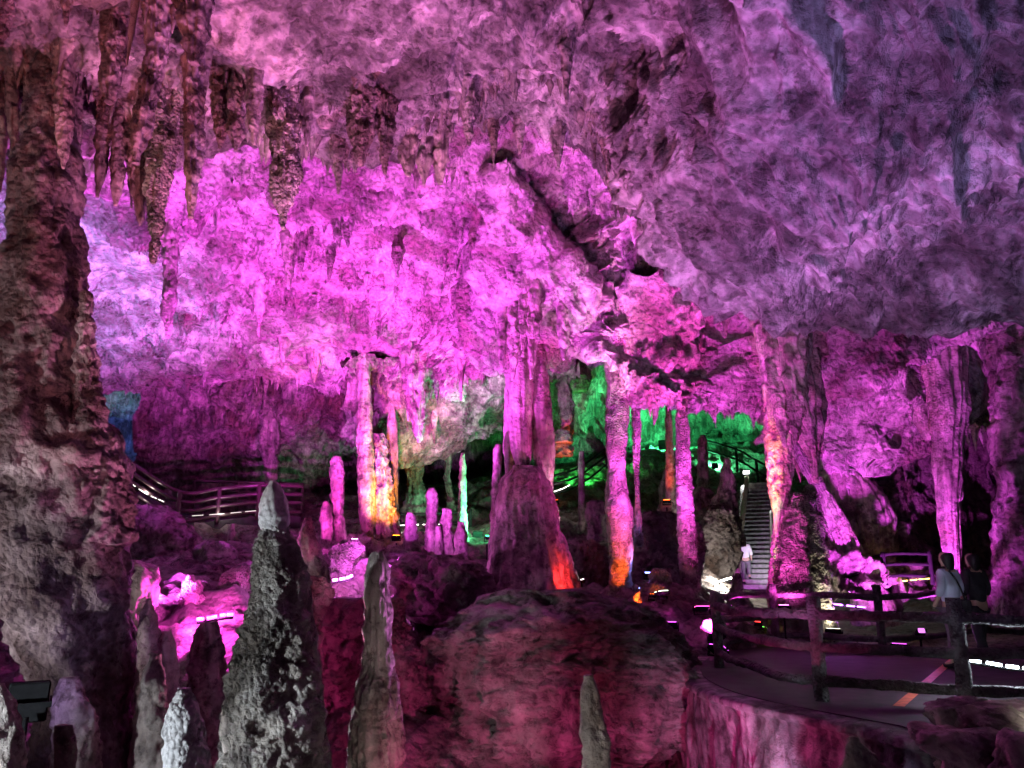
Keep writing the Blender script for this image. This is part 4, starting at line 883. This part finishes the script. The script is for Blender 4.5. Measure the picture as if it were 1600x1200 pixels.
# ------------------------------------------------------------------ staircase
sb, stp = np.array(pt(1184, 921, 27.5)), np.array(pt(1187, 755, 33.0))
stair = empty('staircase', tuple(sb), 'steep dark stone staircase climbing between two pale log handrails', 'staircase')
NS = 25
dirh = (stp - sb)[:2]; run = np.linalg.norm(dirh) / NS; dirh /= np.linalg.norm(dirh); rise = (stp[2] - sb[2]) / NS
ang = math.atan2(dirh[1], dirh[0])
base_me = MB().box((0, 0, 0), (run + 0.06, 1.25, rise * 1.02), ang, 0.015)
step0 = None
for k in range(NS):
    p = sb + np.array([*(dirh * run * (k + 0.5)), rise * (k + 0.5)])
    if step0 is None:
        step0 = base_me.build('step', M_step, stair); step0.location = Vector(p - sb)
    else:
        s = step0.copy(); C.objects.link(s); s.parent = stair; s.location = Vector(p - sb)
sidev = np.array([-dirh[1], dirh[0]])
for sgn, nm in ((0.66, 'stringer'), (-0.66, 'stringer')):
    a = sb + np.array([*(sidev * sgn), 0.05]); b = stp + np.array([*(sidev * sgn), 0.05])
    MB().tube(np.linspace(a - [0, 0, .25], b - [0, 0, .25], 20), 0.16, 8, 0.03).build(nm, M_floor, stair, tuple(sb), True)
for px0, py0, px1, py1, off, lab, Ya, Yb in ((1151, 897, 1167, 746, 0.0, 'pale log handrail on the left side of the staircase', 27.2, 32.6), (1209, 905, 1206, 800, 0.0, 'pale log handrail on the right side of the staircase', 26.6, 30.5)):
    a, b = np.array(pt(px0, py0, Ya)), np.array(pt(px1, py1, Yb))
    root = empty('handrail', tuple(a - [0, 0, 0.6]), lab, 'handrail', 'pale log handrails of the staircase')
    MB().tube(np.linspace(a, b, 24), np.linspace(0.10, 0.085, 24), 10, 0.03).build('rail', M_pole, root, tuple(root.location), True)
    for f in (0.04, 0.5, 0.96):
        q = a + (b - a) * f
        MB().tube(np.linspace(q - [0, 0, 0.95], q, 8), 0.06, 8, 0.02).build('post', M_log, root, tuple(root.location), True)

# ------------------------------------------------------------------ bottom right: lit rocks, basin, slanting slab
boulder('cream rock block under the near railing post at bottom right', [(1098, 1470, 1560), (1110, 1450, 1660), (1130, 1452, 1680), (1150, 1470, 1680), (1165, 1480, 1690)], 6.6, M_flow, amp=0.22, depth=0.6, lump=1.3, down=0.3)
boulder('lower cream rock shelf lit white at the bottom right corner', [(1140, 1440, 1520), (1150, 1425, 1560), (1165, 1440, 1575), (1185, 1470, 1575), (1230, 1500, 1600)], 6.0, M_flow, amp=0.25, depth=0.6, lump=1.3, down=0.6)
boulder('craggy pale rock at the very bottom right edge', [(1150, 1570, 1640), (1165, 1562, 1660), (1230, 1560, 1680)], 5.6, M_flow, amp=0.25, depth=0.7, down=0.5)
stalagmite('slanting violet rock spike against the retaining wall', [(1152, 1330, 1338), (1165, 1326, 1348), (1185, 1320, 1366), (1230, 1300, 1400)], 6.8, M_flow, 0.8, amp=0.12, depth=0.6)
# curved rim of a small basin below the retaining wall
bc = np.array([3.0, 9.6, -2.75])
th = np.linspace(math.radians(150), math.radians(330), 60)
rim = np.stack([bc[0] + 0.95 * np.cos(th), bc[1] - 0.9 + 1.35 * np.sin(th), np.full(60, bc[2]) - 0.1 * np.sin(th * 2)], 1)
o = MB().tube(rim, 0.12, 12, 0.05).build('basin_rim', M_plaster, None, tuple(rim[30]), True)
tag(o, 'curved grey rim of a basin at the foot of the retaining wall', 'basin')

# ------------------------------------------------------------------ lamps
def lamp(label, p, aim, col, power, cone=110, blend=0.7, size=(0.30, 0.20), glow=6.0, name='floodlight', group='coloured floodlights in the cave', radius=0.08, kind='SPOT', stand=True):
    p = Vector(p); d = (Vector(aim) - p).normalized()
    root = empty(name, tuple(p), label, 'lamp', group)
    root.rotation_mode = 'QUATERNION'; root.rotation_quaternion = d.to_track_quat('-Z', 'Y')
    w_, h_ = size
    MB().box((0, 0, 0.045), (w_, h_, 0.07), 0, 0.012).build('housing', M_black, root)
    mb = MB()
    for s in (-1, 1):
        mb.box((s * (w_ / 2 + 0.012), 0, 0.07), (0.012, 0.04, 0.16))
    mb.box((0, 0, 0.15), (w_ + 0.036, 0.04, 0.012)); mb.build('bracket', M_black, root)
    MB().box((0, 0, 0.004), (w_ * 0.86, h_ * 0.8, 0.008)).build('lens', glow_mat('lens ' + name, col, glow), root)
    gzz = gz(p.x, p.y); qi = root.rotation_quaternion.inverted()
    if p.z - gzz > 0.22 and stand:
        a_, b_ = qi @ Vector((0, 0.0, -0.08)), qi @ Vector((0, 0.0, gzz - p.z - 0.1))
        MB().tube([a_ + Vector((0, 0, 0.14)), b_ + Vector((0, 0, 0.14))], 0.018, 8).build('stand', M_black, root, smooth=True)
    ld = bpy.data.lights.new('light', kind); ld.energy = power; ld.color = col; ld.shadow_soft_size = radius
    if kind == 'SPOT': ld.spot_size = math.radians(cone); ld.spot_blend = blend
    lo = bpy.data.objects.new('light', ld); C.objects.link(lo); lo.parent = root; lo.location = (0, 0, -0.06)
    return root
def G(px, Y, h=0.25):
    x = pt(px, 850, Y)[0]; return (x, Y, gz(x, Y) + h)
def onground(x, y, h=0.3): return (x, y, gz(x, y) + h)
def strip(label, pts, col, power, glow, r=0.02, name='light_strip', group='light strips'):
    pts = np.asarray(pts, float); c = pts.mean(0)
    root = empty(name, tuple(c), label, 'lamp', group)
    dense = cr(pts, 60); gm = glow_mat('tube ' + name, col, glow)
    cuts = [0, 14, 18, 33, 38, 47, 50, 59]
    for a_, b_ in zip(cuts[0::2], cuts[1::2]):
        MB().tube(dense[a_:b_ + 1:3] if b_ - a_ > 4 else dense[a_:b_ + 1], r, 8).build('tube', gm, root, tuple(c), True)
    MB().tube(pts + np.array([0, 0.02, -r * 1.6]), r * 1.1, 6).build('mount', M_black, root, tuple(c), True)
    if power:
        for f in ((0.5,) if len(pts) < 4 else (0.2, 0.8)):
            k = int(f * (len(pts) - 1))
            ld = bpy.data.lights.new('light', 'POINT'); ld.energy = power; ld.color = col; ld.shadow_soft_size = 0.05
            lo = bpy.data.objects.new('light', ld); C.objects.link(lo); lo.parent = root; lo.location = Vector(pts[k] - c) + Vector((0, -0.05, r + 0.05))
    return root
PUR = (0.86, 0.085, 1.0); MAG = (1.0, 0.06, 0.72); PNK = (1.0, 0.06, 0.26); RED = (1.0, 0.03, 0.03); ORG = (1.0, 0.28, 0.01); GRN = (0.05, 1.0, 0.30); BLU = (0.16, 0.22, 1.0); WHT = (1.0, 0.95, 0.86); CW = (0.78, 0.88, 1.0); YEL = (1.0, 0.72, 0.08)

# vault floods, hidden among the rubble; added fill lamps follow
for x, y, ax, ay, az, col, pw, cone, lb in (
    (-6.5, 14.2, -6.5, 20, 8, PUR, 5600, 122, 'violet floodlight in the rubble below the left of the vault'),
    (-2.9, 14.6, -3, 19, 8, PUR, 6600, 114, 'violet floodlight behind the foreground stalagmites under the vault'),
    (-4.5, 17.5, -5, 22, 7, MAG, 2800, 112, 'magenta floodlight on the rubble slope under the vault'),
    (0.5, 14.3, 0.6, 15.3, 6.6, PUR, 1500, 50, 'violet floodlight behind the huge maroon boulder aimed at the great fan'),
    (3.6, 14.2, 4.0, 19, 6, MAG, 1500, 110, 'magenta floodlight left of the platform end')):
    lamp(lb, onground(x, y), (ax, ay, az), col, pw, cone, 0.8)
lamp('violet floodlight behind the platform aimed at the right shelf', onground(7.4, 15.4, 0.35), (9.8, 18.0, 4.0), PUR, 2000, 100, 0.8)
lamp('violet floodlight under the violet draperies', (3.3, 12.9, -1.1), (6.1, 15.0, 4.1), PUR, 1200, 46, 0.8)
lamp('pale blue floodlight beyond the massive left column', onground(-11.5, 14.5), (-13.0, 18, 7.5), (0.30, 0.42, 1.0), 8000, 76, 0.8)
lamp('rosy floodlight in the pit below the top left stalactites', (-1.7, 8.0, -3.1), (-2.3, 8.7, 6), (1.0, 0.27, 0.60), 3900, 80, 0.9)
lamp('added mauve fill light in the pit below the overhead ledge', (0.6, 7.6, -3.3), (0.8, 9.0, 6), (0.85, 0.22, 0.92), 3600, 92, 0.9)  # unseen lamp added to brighten the near ceiling from below
lamp('red floodlight in the pit aimed at the top left corner', (-4.6, 5.4, -3.0), (-4.9, 7.4, 6.3), (1, .10, .08), 1100, 36, 0.9)
lamp('added crimson fill light on the crimson boulder facing the central dome', pt(756, 938, 15.3), pt(810, 850, 16.6), (1, .04, .14), 150, 90, 0.9, (0.14, 0.1), 0.6)  # added to turn the dome's left side crimson
lamp('added white fill light in the shadow right of the central columns', G(905, 16.9, 0.4), pt(852, 660, 17.0), (1, .9, .92), 450, 30, 0.9)  # added to whiten the right blade of the columns
lamp('added violet fill light left of the platform end aimed at the pink lobe', G(1125, 15.6), pt(1070, 480, 17.6), PUR, 1100, 60, 0.9)  # extra lamp added to brighten the lobe from its right
lamp('added lilac fill lamp near the viewpoint facing the right rock mass', (2.6, 1.6, -1.2), (5.0, 7.0, 4.2), (.50, .38, 1.0), 1100, 80, 0.9, group='path lamps')  # unseen fill added on the camera side for the dark folds
lamp('added rosy fill lamp left of the viewpoint aimed at the top left stalactites', (-4.2, 2.6, -1.6), (-3.4, 8.8, 4.8), (1.0, 0.30, 0.36), 900, 60, 0.9, group='path lamps')  # unseen, added to light the stalactites from the front
lamp('added crimson fill light aimed into the dark recess', G(1090, 15.2), pt(1010, 370, 17.0), (1, .07, .36), 2600, 34, 0.9)  # added to lift the black recess to maroon
lamp('added soft lilac fill light beneath the right rock mass', (4.2, 7.0, -2.6), (5.5, 7.8, 5), (0.52, 0.32, 1.0), 2500, 120, 0.9)  # unseen lamp added to brighten the underside of the mass
lamp('added crimson fill light in the pit before the huge maroon boulder', (0.4, 5.2, -3.3), (0.6, 13, -0.8), (1, .04, .34), 950, 100, 0.9)  # unseen fill added to give the boulder its maroon tint
# visible floor lamps, with some fill lamps added among them
lamp('round magenta floodlight glaring beside the retaining wall', pt(1071, 1080, 11.6), pt(1040, 1000, 8), (1, .08, .9), 60, 150, 0.8, (0.15, 0.13), 3)
strip('glowing magenta strip lamp on the rubble left of the tall stalagmite', [pt(308, 968, 13.6), pt(325, 966, 13.6), pt(345, 962, 13.7), pt(364, 960, 13.7)], MAG, 110, 9, 0.03)
strip('glowing violet strip lamp on the ledge below the slim violet column', [pt(520, 907, 15.9), pt(532, 905, 15.9), pt(542, 903, 15.9), pt(551, 899, 15.9)], (1, .2, 1), 90, 9, 0.025)
lamp('magenta floodlight at the foot of the slim violet column', G(554, 21.9), pt(570, 690, 23.3), (1, .2, 1), 650, 40, 0.8, (0.2, 0.12), 25)
lamp('orange floodlight at the foot of the orange stalagmite', G(618, 22.0), pt(602, 740, 23.7), ORG, 1300, 70, 0.8, (0.22, 0.14), 20)
lamp('tiny green lamp hanging in the dark left of the central dome', pt(762, 837, 19.2), pt(790, 640, 18.2), GRN, 420, 70, 0.8, (0.12, 0.12), 4)
lamp('red floodlight at the right foot of the central dome', pt(893, 925, 15.6), pt(866, 870, 16.8), RED, 60, 90, 0.9, (0.16, 0.10), 10)
lamp('orange red floodlight at the foot of the thick banded magenta column', pt(1000, 948, 16.0), pt(972, 850, 16.9), (1, .12, .01), 420, 80, 0.8, (0.18, 0.12), 10)
lamp('blue floodlight between the two right hand columns', pt(1006, 918, 16.8), pt(990, 800, 16.9), BLU, 90, 90, 0.8, (0.28, 0.14), 20)
lamp('orange floodlight behind the blue one between the right hand columns', pt(1022, 930, 15.9), pt(1032, 880, 16.6), (1, .16, .01), 30, 100, 0.8, (0.16, 0.1), 6)
lamp('pink floodlight at the foot of the hot magenta stalagmite', pt(1226, 948, 14.9), pt(1242, 830, 16.0), (1, .08, .7), 230, 100, 0.8, (0.2, 0.14), 25)
lamp('yellow floodlight on the deck edge left of the hot magenta stalagmite', G(1190, 15.9), pt(1222, 722, 16.2), YEL, 2600, 18, 0.8, (0.14, 0.1), 10)
lamp('red floodlight beside the broad draped column', G(1176, 15.7), pt(1203, 758, 16.2), RED, 2600, 12, 0.8, (0.12, 0.1), 6)
lamp('blue floodlight aimed at the ceiling behind the thick banded column', G(1012, 18.2), pt(1010, 580, 17.2), BLU, 700, 34, 0.8, (0.2, 0.14), 8)
lamp('amber floodlight at the foot of the amber stalagmite', G(1112, 25.8), pt(1098, 720, 27.0), ORG, 400, 110, 0.8, (0.2, 0.14), 12)
lamp('red lamp on the rosy stone near the thin orange stalagmite', pt(1042, 782, 22.0), pt(1046, 700, 23.0), (1, .08, .01), 70, 80, 0.8, (0.2, 0.1), 20)
lamp('green floodlight in the far chamber left of the purple warty column', G(1046, 39.0, 0.5), pt(1050, 630, 46), GRN, 3600, 150, 0.8, (0.6, 0.5), 8)
lamp('second green floodlight in the far chamber under the shelf', G(1125, 37.0, 0.4), pt(1140, 650, 44), (0.1, 1, .35), 1800, 150, 0.8, (0.3, 0.3), 8)
lamp('green floodlight in the gap right of the central columns', G(910, 33.0), pt(912, 585, 40), (.05, 1, .12), 1600, 120, 0.8, (0.3, 0.3), 10)
lamp('red floodlight in the gap right of the central columns', G(868, 29.2), pt(884, 625, 31.2), (1, .10, .01), 700, 90, 0.8, (0.3, 0.2), 10)
lamp('green floodlight under the shoulder behind the central columns', G(775, 21.8), pt(715, 650, 25.5), (.12, 1, .38), 1500, 120, 0.8)
lamp('white floodlight in the recess behind the pale green stalagmite', G(745, 23.5), pt(680, 730, 27.5), (.8, .95, .8), 160, 120, 0.8)
lamp('warm white floodlight beneath the cream leaning slab', G(1290, 15.9), pt(1310, 820, 17.4), (1, .93, .7), 90, 90, 0.8)
lamp('blue floodlight in the side chamber behind the massive left column', G(198, 30), pt(195, 640, 34), (.12, .22, 1), 2600, 140, 0.8)
lamp('green floodlight in the side chamber behind the massive left column', G(176, 31), pt(178, 612, 34), (.1, 1, .2), 900, 40, 0.8)
lamp('pale green floodlight washing the right flank of the great fan', G(1030, 15.6), pt(915, 405, 16.6), (.75, 1, .68), 1300, 26, 0.9)
lamp('pink floodlight under the lobe right of the great fan', G(1040, 14.6), pt(1040, 470, 17.6), PUR, 2200, 62, 0.9)
lamp('crimson floodlight in the side chamber behind the massive left column', G(184, 30.5), pt(183, 645, 33), (1, .05, .25), 500, 40, 0.8)
lamp('added violet fill light at the stair foot behind the rosy pyramid', G(1150, 24.6), pt(1170, 885, 27.9), PUR, 160, 50, 0.8, (0.2, 0.14), 4)  # added so the person on the stairs is lit
lamp('warm white path lamp above the cream rocks at bottom right', (4.6, 3.9, -0.6), (4.3, 6.3, -1.8), (1, .95, .85), 650, 44, 0.8, group='path lamps')
lamp('added pale violet fill lamp facing the retaining wall', (2.2, 5.4, -2.9), (3.6, 9.5, -2.0), (.66, .56, 1.0), 480, 60, 0.9, group='path lamps')  # unseen lamp added below deck level to brighten only the wall
lamp('white lamp at the head of the staircase', pt(1166, 738, 33.6), pt(1186, 850, 29.5), (.95, .97, 1), 420, 70, 0.9, group='path lamps')
lamp('cold white lamp beside the foot of the staircase', G(1200, 25.2, 0.5), pt(1184, 820, 30.5), (.9, .95, 1), 260, 50, 0.9, group='path lamps')
lamp('added violet fill lamp on the path beside the visitors', pt(1440, 985, 13.6), pt(1486, 890, 11.8), (.9, .25, 1), 40, 90, 0.9, (0.12, 0.1), 1)  # added to tint the visitors magenta
lamp('green floodlight on the deck edge aimed at the draped column', G(1183, 16.1), pt(1214, 793, 16.2), (.2, 1, .1), 900, 12, 0.8, (0.14, 0.1), 2)
# white lights of the walkways
strip('white light bar on the deck at the right edge', [pt(1512, 1031, 8.9), pt(1545, 1036, 8.7), pt(1575, 1041, 8.5), pt(1620, 1046, 8.3)], CW, 14, 16, 0.016)
strip('row of small white lamps at the foot of the tan boulder', [pt(1124, 909, 22.0), pt(1132, 906, 22.0), pt(1143, 903, 22.0)], WHT, 120, 14, 0.022)
strip('small white lamp strip under the row at the tan boulder', [pt(1112, 925, 21.5), pt(1124, 921, 21.5), pt(1139, 924, 21.5)], WHT, 30, 8, 0.02)
strip('white light strip under the sloping rail of the far left walkway', [pt(200, 752, 23.3), pt(228, 771, 23.3), pt(256, 784, 23.3)], WHT, 8, 1.6, 0.014)
strip('white light strip under the level rail of the far left walkway', [pt(300, 806, 23.6), pt(345, 803, 23.8), pt(400, 798, 24.0)], WHT, 5, 0.8, 0.01)
strip('yellow light strip on the black handrail behind the platform', [pt(1410, 908, 16.9), pt(1430, 906, 16.8), pt(1452, 904, 16.5)], YEL, 14, 4, 0.012)
strip('violet light strip across the path behind the magenta stalagmites', [pt(1275, 940, 17.0), pt(1312, 945, 16.6), pt(1352, 949, 16.2)], (.6, .15, 1), 25, 5, 0.015)
strip('white lamps on the dark railing behind the small middle cluster', [pt(622, 821, 25.2), pt(650, 820, 25.2), pt(690, 819, 25.4)], WHT, 20, 1.8, 0.016)
strip('white strip on the black curved handrail in the gap', [pt(866, 768, 27.3), pt(878, 764, 27.6), pt(890, 758, 28)], WHT, 8, 4, 0.016)
# work lamp housing in the left corner and the lamps of the visitors' path behind the camera
lamp('black floodlight housing seen from behind in the bottom left corner', pt(44, 1094, 6.0), pt(60, 900, 12), (0.6, 0.4, 1.0), 30, 90, 0.8, (0.26, 0.28), 3)
lamp('pale path lamp beside the massive left column', (-7.6, 5.2, -2.0), (-6.2, 9, 1.0), (1.0, .84, .94), 850, 80, 0.9, group='path lamps')
lamp('cool white path lamp left of the viewpoint', (-4.6, 3.3, -1.3), (-2.2, 6.0, -0.8), CW, 620, 62, 0.9, group='path lamps')
lamp('warm white path lamp near the viewpoint', (-0.35, 4.3, -2.3), (0.0, 7.0, -1.3), (1, .95, .9), 70, 84, 0.9, group='path lamps')

# ------------------------------------------------------------------ visitors
def skin_mesh(name, joints, edges, mat, parent, sub=2, root=0):
    me = bpy.data.meshes.new(name)
    me.from_pydata([j[:3] for j in joints], edges, [])
    o = link(name, me, mat, parent)
    o.modifiers.new('skin', 'SKIN'); sd = me.skin_vertices[0].data
    for i, j in enumerate(joints):
        r = j[3]; sd[i].radius = r if isinstance(r, tuple) else (r, r); sd[i].use_root = (i == root)
    o.modifiers['skin'].use_smooth_shade = True
    s = o.modifiers.new('sub', 'SUBSURF'); s.levels = sub; s.render_levels = sub
    return o
def person(label, loc, rz, shirt, trousers, h=1.64, stride=0.16, lift=0.0, bag=False):
    root = empty('person', loc, label, 'person', 'visitors', rz)
    k = h / 1.64
    def J(x, y, z, r): return (x * k, y * k, z * k, (r[0] * k, r[1] * k) if isinstance(r, tuple) else r * k)
    # faces +y; right leg steps forward (and up by lift)
    hips = 0.86
    body = [J(0, 0, hips, (.13, .10)), J(0, 0, 1.08, (.115, .085)), J(0, .01, 1.27, (.145, .095)), J(0, .0, 1.38, (.07, .06)), J(0, .01, 1.43, .048), J(0, .03, 1.50, (.072, .085)), J(0, .02, 1.58, (.07, .08)), J(0, .01, 1.625, .04),
            J(.15, 0, 1.34, .052), J(.20, -.03, 1.10, .040), J(.20, .08, .90, .030), J(.195, .12, .82, .026),
            J(-.15, 0, 1.34, .052), J(-.20, -.02, 1.10, .040), J(-.19, .10, .92, .030), J(-.185, .15, .85, .026),
            J(.085, 0, .80, .085), J(.09, stride * .7, .46 + lift * .8, .058), J(.09, stride, .08 + lift, .04), J(.095, stride + .14, .04 + lift, .035),
            J(-.085, 0, .80, .085), J(-.09, -.02, .45, .058), J(-.09, -stride * .8, .08, .04), J(-.095, -stride * .8 + .14, .035, .035)]
    e = [(0, 1), (1, 2), (2, 3), (3, 4), (4, 5), (5, 6), (6, 7), (2, 8), (8, 9), (9, 10), (10, 11), (2, 12), (12, 13), (13, 14), (14, 15), (0, 16), (16, 17), (17, 18), (18, 19), (0, 20), (20, 21), (21, 22), (22, 23)]
    skin_mesh('body', body, e, M_skin, root)
    sh = [J(0, 0, .84, (.165, .125)), J(0, 0, 1.05, (.145, .11)), J(0, .01, 1.26, (.165, .115)), J(0, 0, 1.36, (.085, .075)), J(.155, 0, 1.33, .068), J(.205, -.03, 1.12, .058), J(.207, .03, 1.0, .054), J(-.155, 0, 1.33, .068), J(-.205, -.02, 1.12, .058), J(-.20, .05, 1.0, .054)]
    skin_mesh('shirt', sh, [(0, 1), (1, 2), (2, 3), (2, 4), (4, 5), (5, 6), (2, 7), (7, 8), (8, 9)], shirt, root)
    tr = [J(0, 0, .88, (.145, .115)), J(.085, 0, .78, .10), J(.09, stride * .7, .46 + lift * .8, .075), J(.09, stride, .14 + lift, .06), J(-.085, 0, .78, .10), J(-.09, -.02, .45, .075), J(-.09, -stride * .8, .14, .06)]
    skin_mesh('trousers', tr, [(0, 1), (1, 2), (2, 3), (0, 4), (4, 5), (5, 6)], trousers, root)
    hr = [J(0, -.005, 1.61, (.09, .10)), J(0, -.03, 1.54, (.10, .095)), J(0, -.05, 1.44, (.09, .06)), J(0, -.06, 1.35, (.06, .03))]
    skin_mesh('hair', hr, [(0, 1), (1, 2), (2, 3)], M_hair, root)
    for s, y0, z0 in ((1, stride, lift), (-1, -stride * .8, 0)):
        skin_mesh('shoe', [J(s * .092, y0 - .05, .05 + z0, .045), J(s * .095, y0 + .06, .045 + z0, .045), J(s * .097, y0 + .16, .035 + z0, .036)], [(0, 1), (1, 2)], M_dark_cloth, root, 1)
    if bag:
        MB().tube(cr(np.array([(-.13 * k, -.12 * k, 1.36 * k), (0, -.135 * k, 1.2 * k), (.17 * k, -.10 * k, .95 * k)]), 14), 0.014, 6).build('strap', M_dark_cloth, root, smooth=True)
        MB().box((.22 * k, -.02, .86 * k), (.10, .24, .2), 0, 0.03).build('bag', M_dark_cloth, root)
    return root
wp = pt(1168, 919, 27.75)
person('person in a pale blouse seen from behind starting up the staircase', (wp[0], wp[1], sb[2] + rise * 1.0), -0.35, M_shirt, M_trouser, 1.62, 0.14, rise)
vp = pt(1481, 900, 11.6)
person('dark haired person in a pale top with a shoulder strap walking on the platform', (vp[0], 11.6, DECK_Z), 0.45, M_shirt2, M_trouser, 1.66, 0.16, 0, True)
vp = pt(1516, 900, 12.3)
person('person in dark clothes close behind the one with the shoulder strap', (vp[0], 12.2, DECK_Z), 0.3, M_dark_cloth, M_dark_cloth, 1.66, 0.14)
